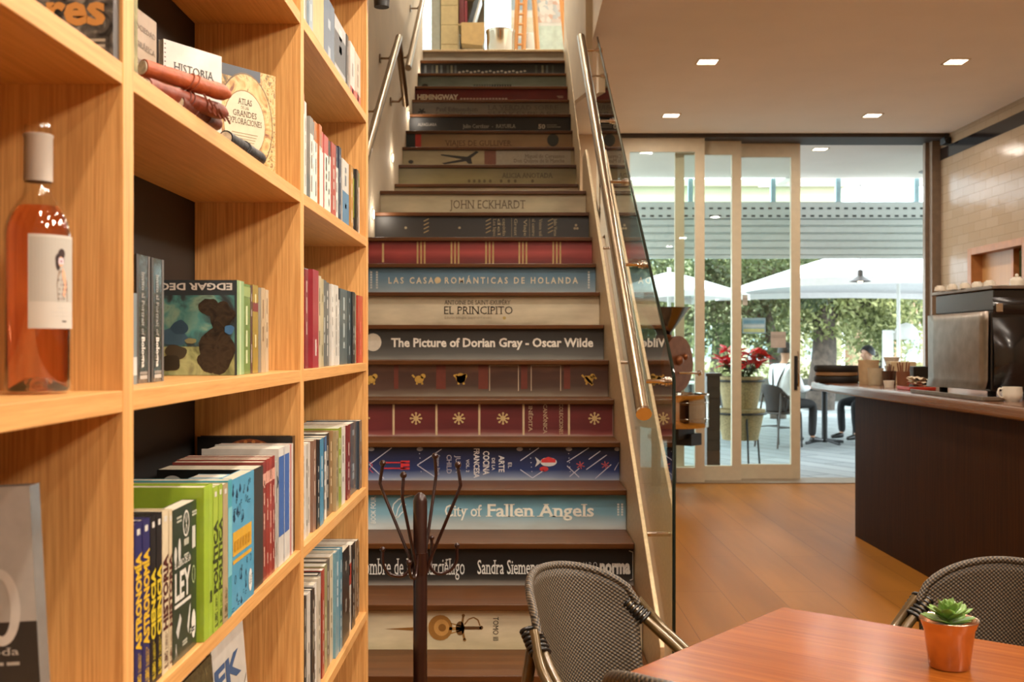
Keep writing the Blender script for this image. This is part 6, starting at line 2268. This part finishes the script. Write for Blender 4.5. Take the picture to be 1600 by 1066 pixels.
p1 = seated_person((3.42, 14.0, .022), math.radians(-58), 'person in white shirt with dark straps seated on a terrace chair, turned away', '#e6e8ea', '#1c1a19', '#17120f', '#2a2725')
p1.scale = (.97,) * 3
p2 = seated_person((4.86, 14.80, .022), math.radians(112), 'person in black clothes seated across the terrace table, mostly behind the counter', '#151517', '#121214', '#16110e', None, '#b08468')
p2.scale = (.94,) * 3

terrace_weave = pm('terrace_weave', '#1d1a18', .6, 0, .3, 150)
terrace_tube = pm('terrace_tube', '#2b221a', .4, 0, .2, 20)
TC = 'bistro chairs on the terrace'


def terrace_chair(x, y, rz, label, s=1.0):
    q = copy_tree(ch)
    q.location = (x, y, -.012); q.rotation_euler = (0, 0, rz); q.scale = (s, s, s)
    q['label'] = label; q['group'] = TC
    for k in q.children:
        dkm = terrace_weave if k.name.split('.')[0] in ('backrest', 'back_frame', 'seat') else terrace_tube
        k.material_slots[0].link = 'OBJECT'
        k.material_slots[0].material = dkm
    return q


terrace_chair(3.39, 13.94, math.radians(-58), 'dark bistro chair under the person in the white shirt', 1.0)
terrace_chair(4.89, 14.84, math.radians(112), 'dark bistro chair under the person in black')
terrace_chair(2.95, 14.6, math.radians(-130), 'empty dark bistro chair just left of the person in white')
terrace_chair(3.1, 16.0, math.radians(20), 'empty dark bistro chair farther back behind the poinsettia')
terrace_chair(5.75, 13.6, math.radians(60), 'empty bistro chair hidden partly by the bar counter end')


def terrace_table(x, y, label, cloth=False):
    o = empty('terrace_table', (x, y, -.014), 0, label, 'table')
    b = MB(); b.tube([(0, 0, .715), (0, 0, .74)], .36, n=36); b.build('tabletop', pm('terrace_top', '#2a2a2b', .4) if not cloth else white_p, o)
    b = MB(); b.tube([(0, 0, .02), (0, 0, .715)], .038, n=14); b.build('pedestal', black, o)
    for i in range(4):
        a = i * PI / 2 + .4
        b = MB(); b.tube([(0, 0, .06), (.3 * math.cos(a), .3 * math.sin(a), .02)], .02, n=8); b.build('foot', black, o)
    return o


terrace_table(4.10, 14.42, 'dark round terrace table between the two seated people')
terrace_table(2.72, 16.9, 'white round terrace table behind the poinsettia', True)
cup((4.0, 14.25, .7275), .045, .07, 'white cup on the dark terrace table', None, 1.0)
cup((2.62, 16.7, .7275), .045, .07, 'white cup on the white terrace table', None, 1.0)

# ------------------------------------------------------------------ upper floor at the head of the stairs
UZ = UP
cw = pm('tan_shelf_board', '#b59a6c', .6, 0, .08)
sf = empty('shelf_unit', (-.70, 11.6, UZ), 0, 'tan shelf unit of stacked cubes at the head of the stairs', 'shelf')
b = MB()
for k in range(8):
    b.box(-.78, -.60, 11.42, 11.8, UZ + k * .205 + .001, UZ + k * .205 + .203)
b.build('end_boxes', cw, sf, world=True, bevel=.003)
b = MB(); b.box(-.885, -.79, 11.45, 11.8, UZ + .001, UZ + 1.25); b.build('grey_panel', pm('grey_board', '#98907f', .6), sf, world=True)
for z in (.28, .62, .985, 1.36):
    b = MB(); b.box(-.60, -.33, 11.46, 11.8, UZ + z, UZ + z + .02); b.build('shelf', cw, sf, world=True)
b = MB(); b.box(-.60, -.33, 11.8, 11.815, UZ, UZ + 1.6); b.build('back', pm('shelf_back', '#6f6450', .7), sf, world=True)
for z0, col in ((.36, '#b89560'), (1.06, '#8d5a4a')):
    b = MB(); b.prism([(-.56, UZ + z0 + .02), (-.335, UZ + z0), (-.318, UZ + z0 + .06), (-.318, UZ + z0 + .24), (-.56, UZ + z0 + .24)], 'Y', 11.28, 11.46); b.build('open_drawer', pm('drawer_' + col.strip('#'), col, .6), sf, world=True, bevel=.004)
for i, (x, w, h, col, lab) in enumerate(((-.59, .05, .27, '#7a2328', 'dark red'), (-.535, .03, .25, '#8d1f2a', 'slim crimson'), (-.50, .045, .29, '#4c5258', 'grey blue'), (-.45, .02, .27, '#e0ddd6', 'slim white'))):
    b = MB(); b.box(0, w, 0, .2, 0, h); o = b.build('book', cover_m(col), loc=(x, 11.49, UZ + .6415)); o.rotation_euler = (0, .28 if i > 1 else .0, 0); tag(o, '%s book standing in the shelf unit upstairs' % lab, 'book', 'books in the shelf unit upstairs')
    if i > 1:
        o.location.z += .014
b = MB(); b.box(-.59, -.36, 11.48, 11.7, UZ + .3006, UZ + .36); o = b.build('paper_stack', white_p); tag(o, 'white paper stack on the low shelf upstairs', 'paper')
bn = empty('waste_bin', (-.155, 11.35, UZ), 0, 'polished steel waste bin upstairs between the shelf unit and the ladder', 'bin')
b = MB(); b.lathe([(.0001, .002), (.135, .002), (.14, .01), (.148, .50), (.155, .51), (.153, .53), (.14, .53), (.132, .03), (.0001, .03)], n=40); b.build('body', chrome, bn, sharp=60)
b = MB(); b.lathe([(.0001, .47), (.136, .47)], n=30); b.build('liner', black, bn)


def ladder(x0, x1, xt0, xt1, y, lean, label):
    o = empty('step_ladder', ((x0 + x1) / 2, y, UZ), 0, label, 'ladder', 'wooden ladders upstairs')
    H = 2.0
    rails = []
    for a, t in ((x0, xt0), (x1, xt1)):
        b = MB(); b.M = Matrix()
        p, q = Vector((a, y, UZ + .001)), Vector((t, y + lean, UZ + H))
        b.tube([p, q], .026, n=4); b.build('rail', ladder_wood, o, world=True); rails.append((p, q))
    for i in range(17):
        f = .06 + i * .055
        b = MB(); b.tube([rails[0][0].lerp(rails[0][1], f), rails[1][0].lerp(rails[1][1], f)], .014, n=8); b.build('rung', ladder_wood, o, world=True)
    return o


# two narrow ladders form an easel for prints
ladder(-.015, .075, .07, .14, 11.55, .12, 'wooden ladder upstairs nearest the steel bin, first of the two')
ladder(.58, .66, .40, .46, 11.55, .12, 'wooden ladder upstairs beside the right stair wall, second of the two')
b = MB(); b.tube([(.255, 11.42, UZ + .001), (.13, 11.50, UZ + 2.0)], .026, n=4); o = b.build('wooden_pole', ladder_wood); tag(o, 'slanting wooden pole between the two ladders upstairs', 'pole')


def print_mat(name, cols, sc):
    m, n, l, bs = newmat(name)
    tc = n.new('ShaderNodeTexCoord')
    v = n.new('ShaderNodeTexVoronoi'); v.inputs['Scale'].default_value = sc
    l.new(tc.outputs['Object'], v.inputs['Vector'])
    sp = n.new('ShaderNodeSeparateXYZ'); l.new(v.outputs['Color'], sp.inputs[0])
    cr_ = n.new('ShaderNodeValToRGB'); cr_.color_ramp.interpolation = 'CONSTANT'
    el = cr_.color_ramp.elements
    while len(el) < len(cols):
        el.new(.5)
    for i, (e, h) in enumerate(zip(el, cols)):
        e.position = i / len(cols); e.color = c(h)
    l.new(sp.outputs[0], cr_.inputs[0]); l.new(cr_.outputs[0], bs.inputs['Base Color']); bs.inputs['Roughness'].default_value = .5
    return m


def poster(x0, x1, z0, z1, y, mats, label, bands_):
    o = empty('poster', ((x0 + x1) / 2, y, UZ + z0), 0, label, 'poster', 'posters upstairs')
    b = MB(); b.box(x0, x1, y, y + .012, UZ + z0, UZ + z1)
    for a, q, i in bands_:
        b.box(x0 + .01, x1 - .01, y - .002, y, UZ + z0 + (z1 - z0) * a, UZ + z0 + (z1 - z0) * q, i)
    b.build('sheet', mats, o, world=True)


paper_p = pm('poster_paper', '#e3e6e2', .6, 0, .03)
poster(.23, .62, .001, 1.75, 11.75, [paper_p, print_mat('poster_small_pictures', ['#e8e6e2', '#dcd2cc', '#c9cfd2', '#e6e2de', '#d8b9a8', '#b9c7cf', '#e9e5e0'], 22), print_mat('poster_grey_map', ['#9aa8aa', '#b8c2c0', '#8b989b', '#c7ccc6', '#a9b4b0'], 16), pm('poster_mint', '#cfe0d6', .6)],
       'large printed poster with rows of small pictures between the ladders upstairs', [(.02, .40, 3), (.42, .68, 1), (.69, .98, 2)])
poster(-.05, .22, .001, 1.6, 11.78, [paper_p, pm('poster_sky', '#c4d6de', .6), pm('poster_blue', '#9fb5c4', .6), pm('poster_cream', '#ddd8c4', .6)],
       'tall pale poster behind the first ladder upstairs', [(.02, .36, 1), (.40, .50, 3), (.55, .95, 2)])
b = MB(); b.ball((.16, 11.70, UZ + .52), .075, n=16, sq=(1, .5, 1.3)); o = b.build('white_vase', white_p); o.location.z = 0
b2 = MB(); b2.box(.06, .22, 11.62, 11.74, UZ + .001, UZ + .425); o2 = b2.build('plinth', white_p)
tag(o, 'rounded white vase on a plinth behind the ladder upstairs', 'vase'); tag(o2, 'white plinth carrying the vase upstairs', 'plinth')
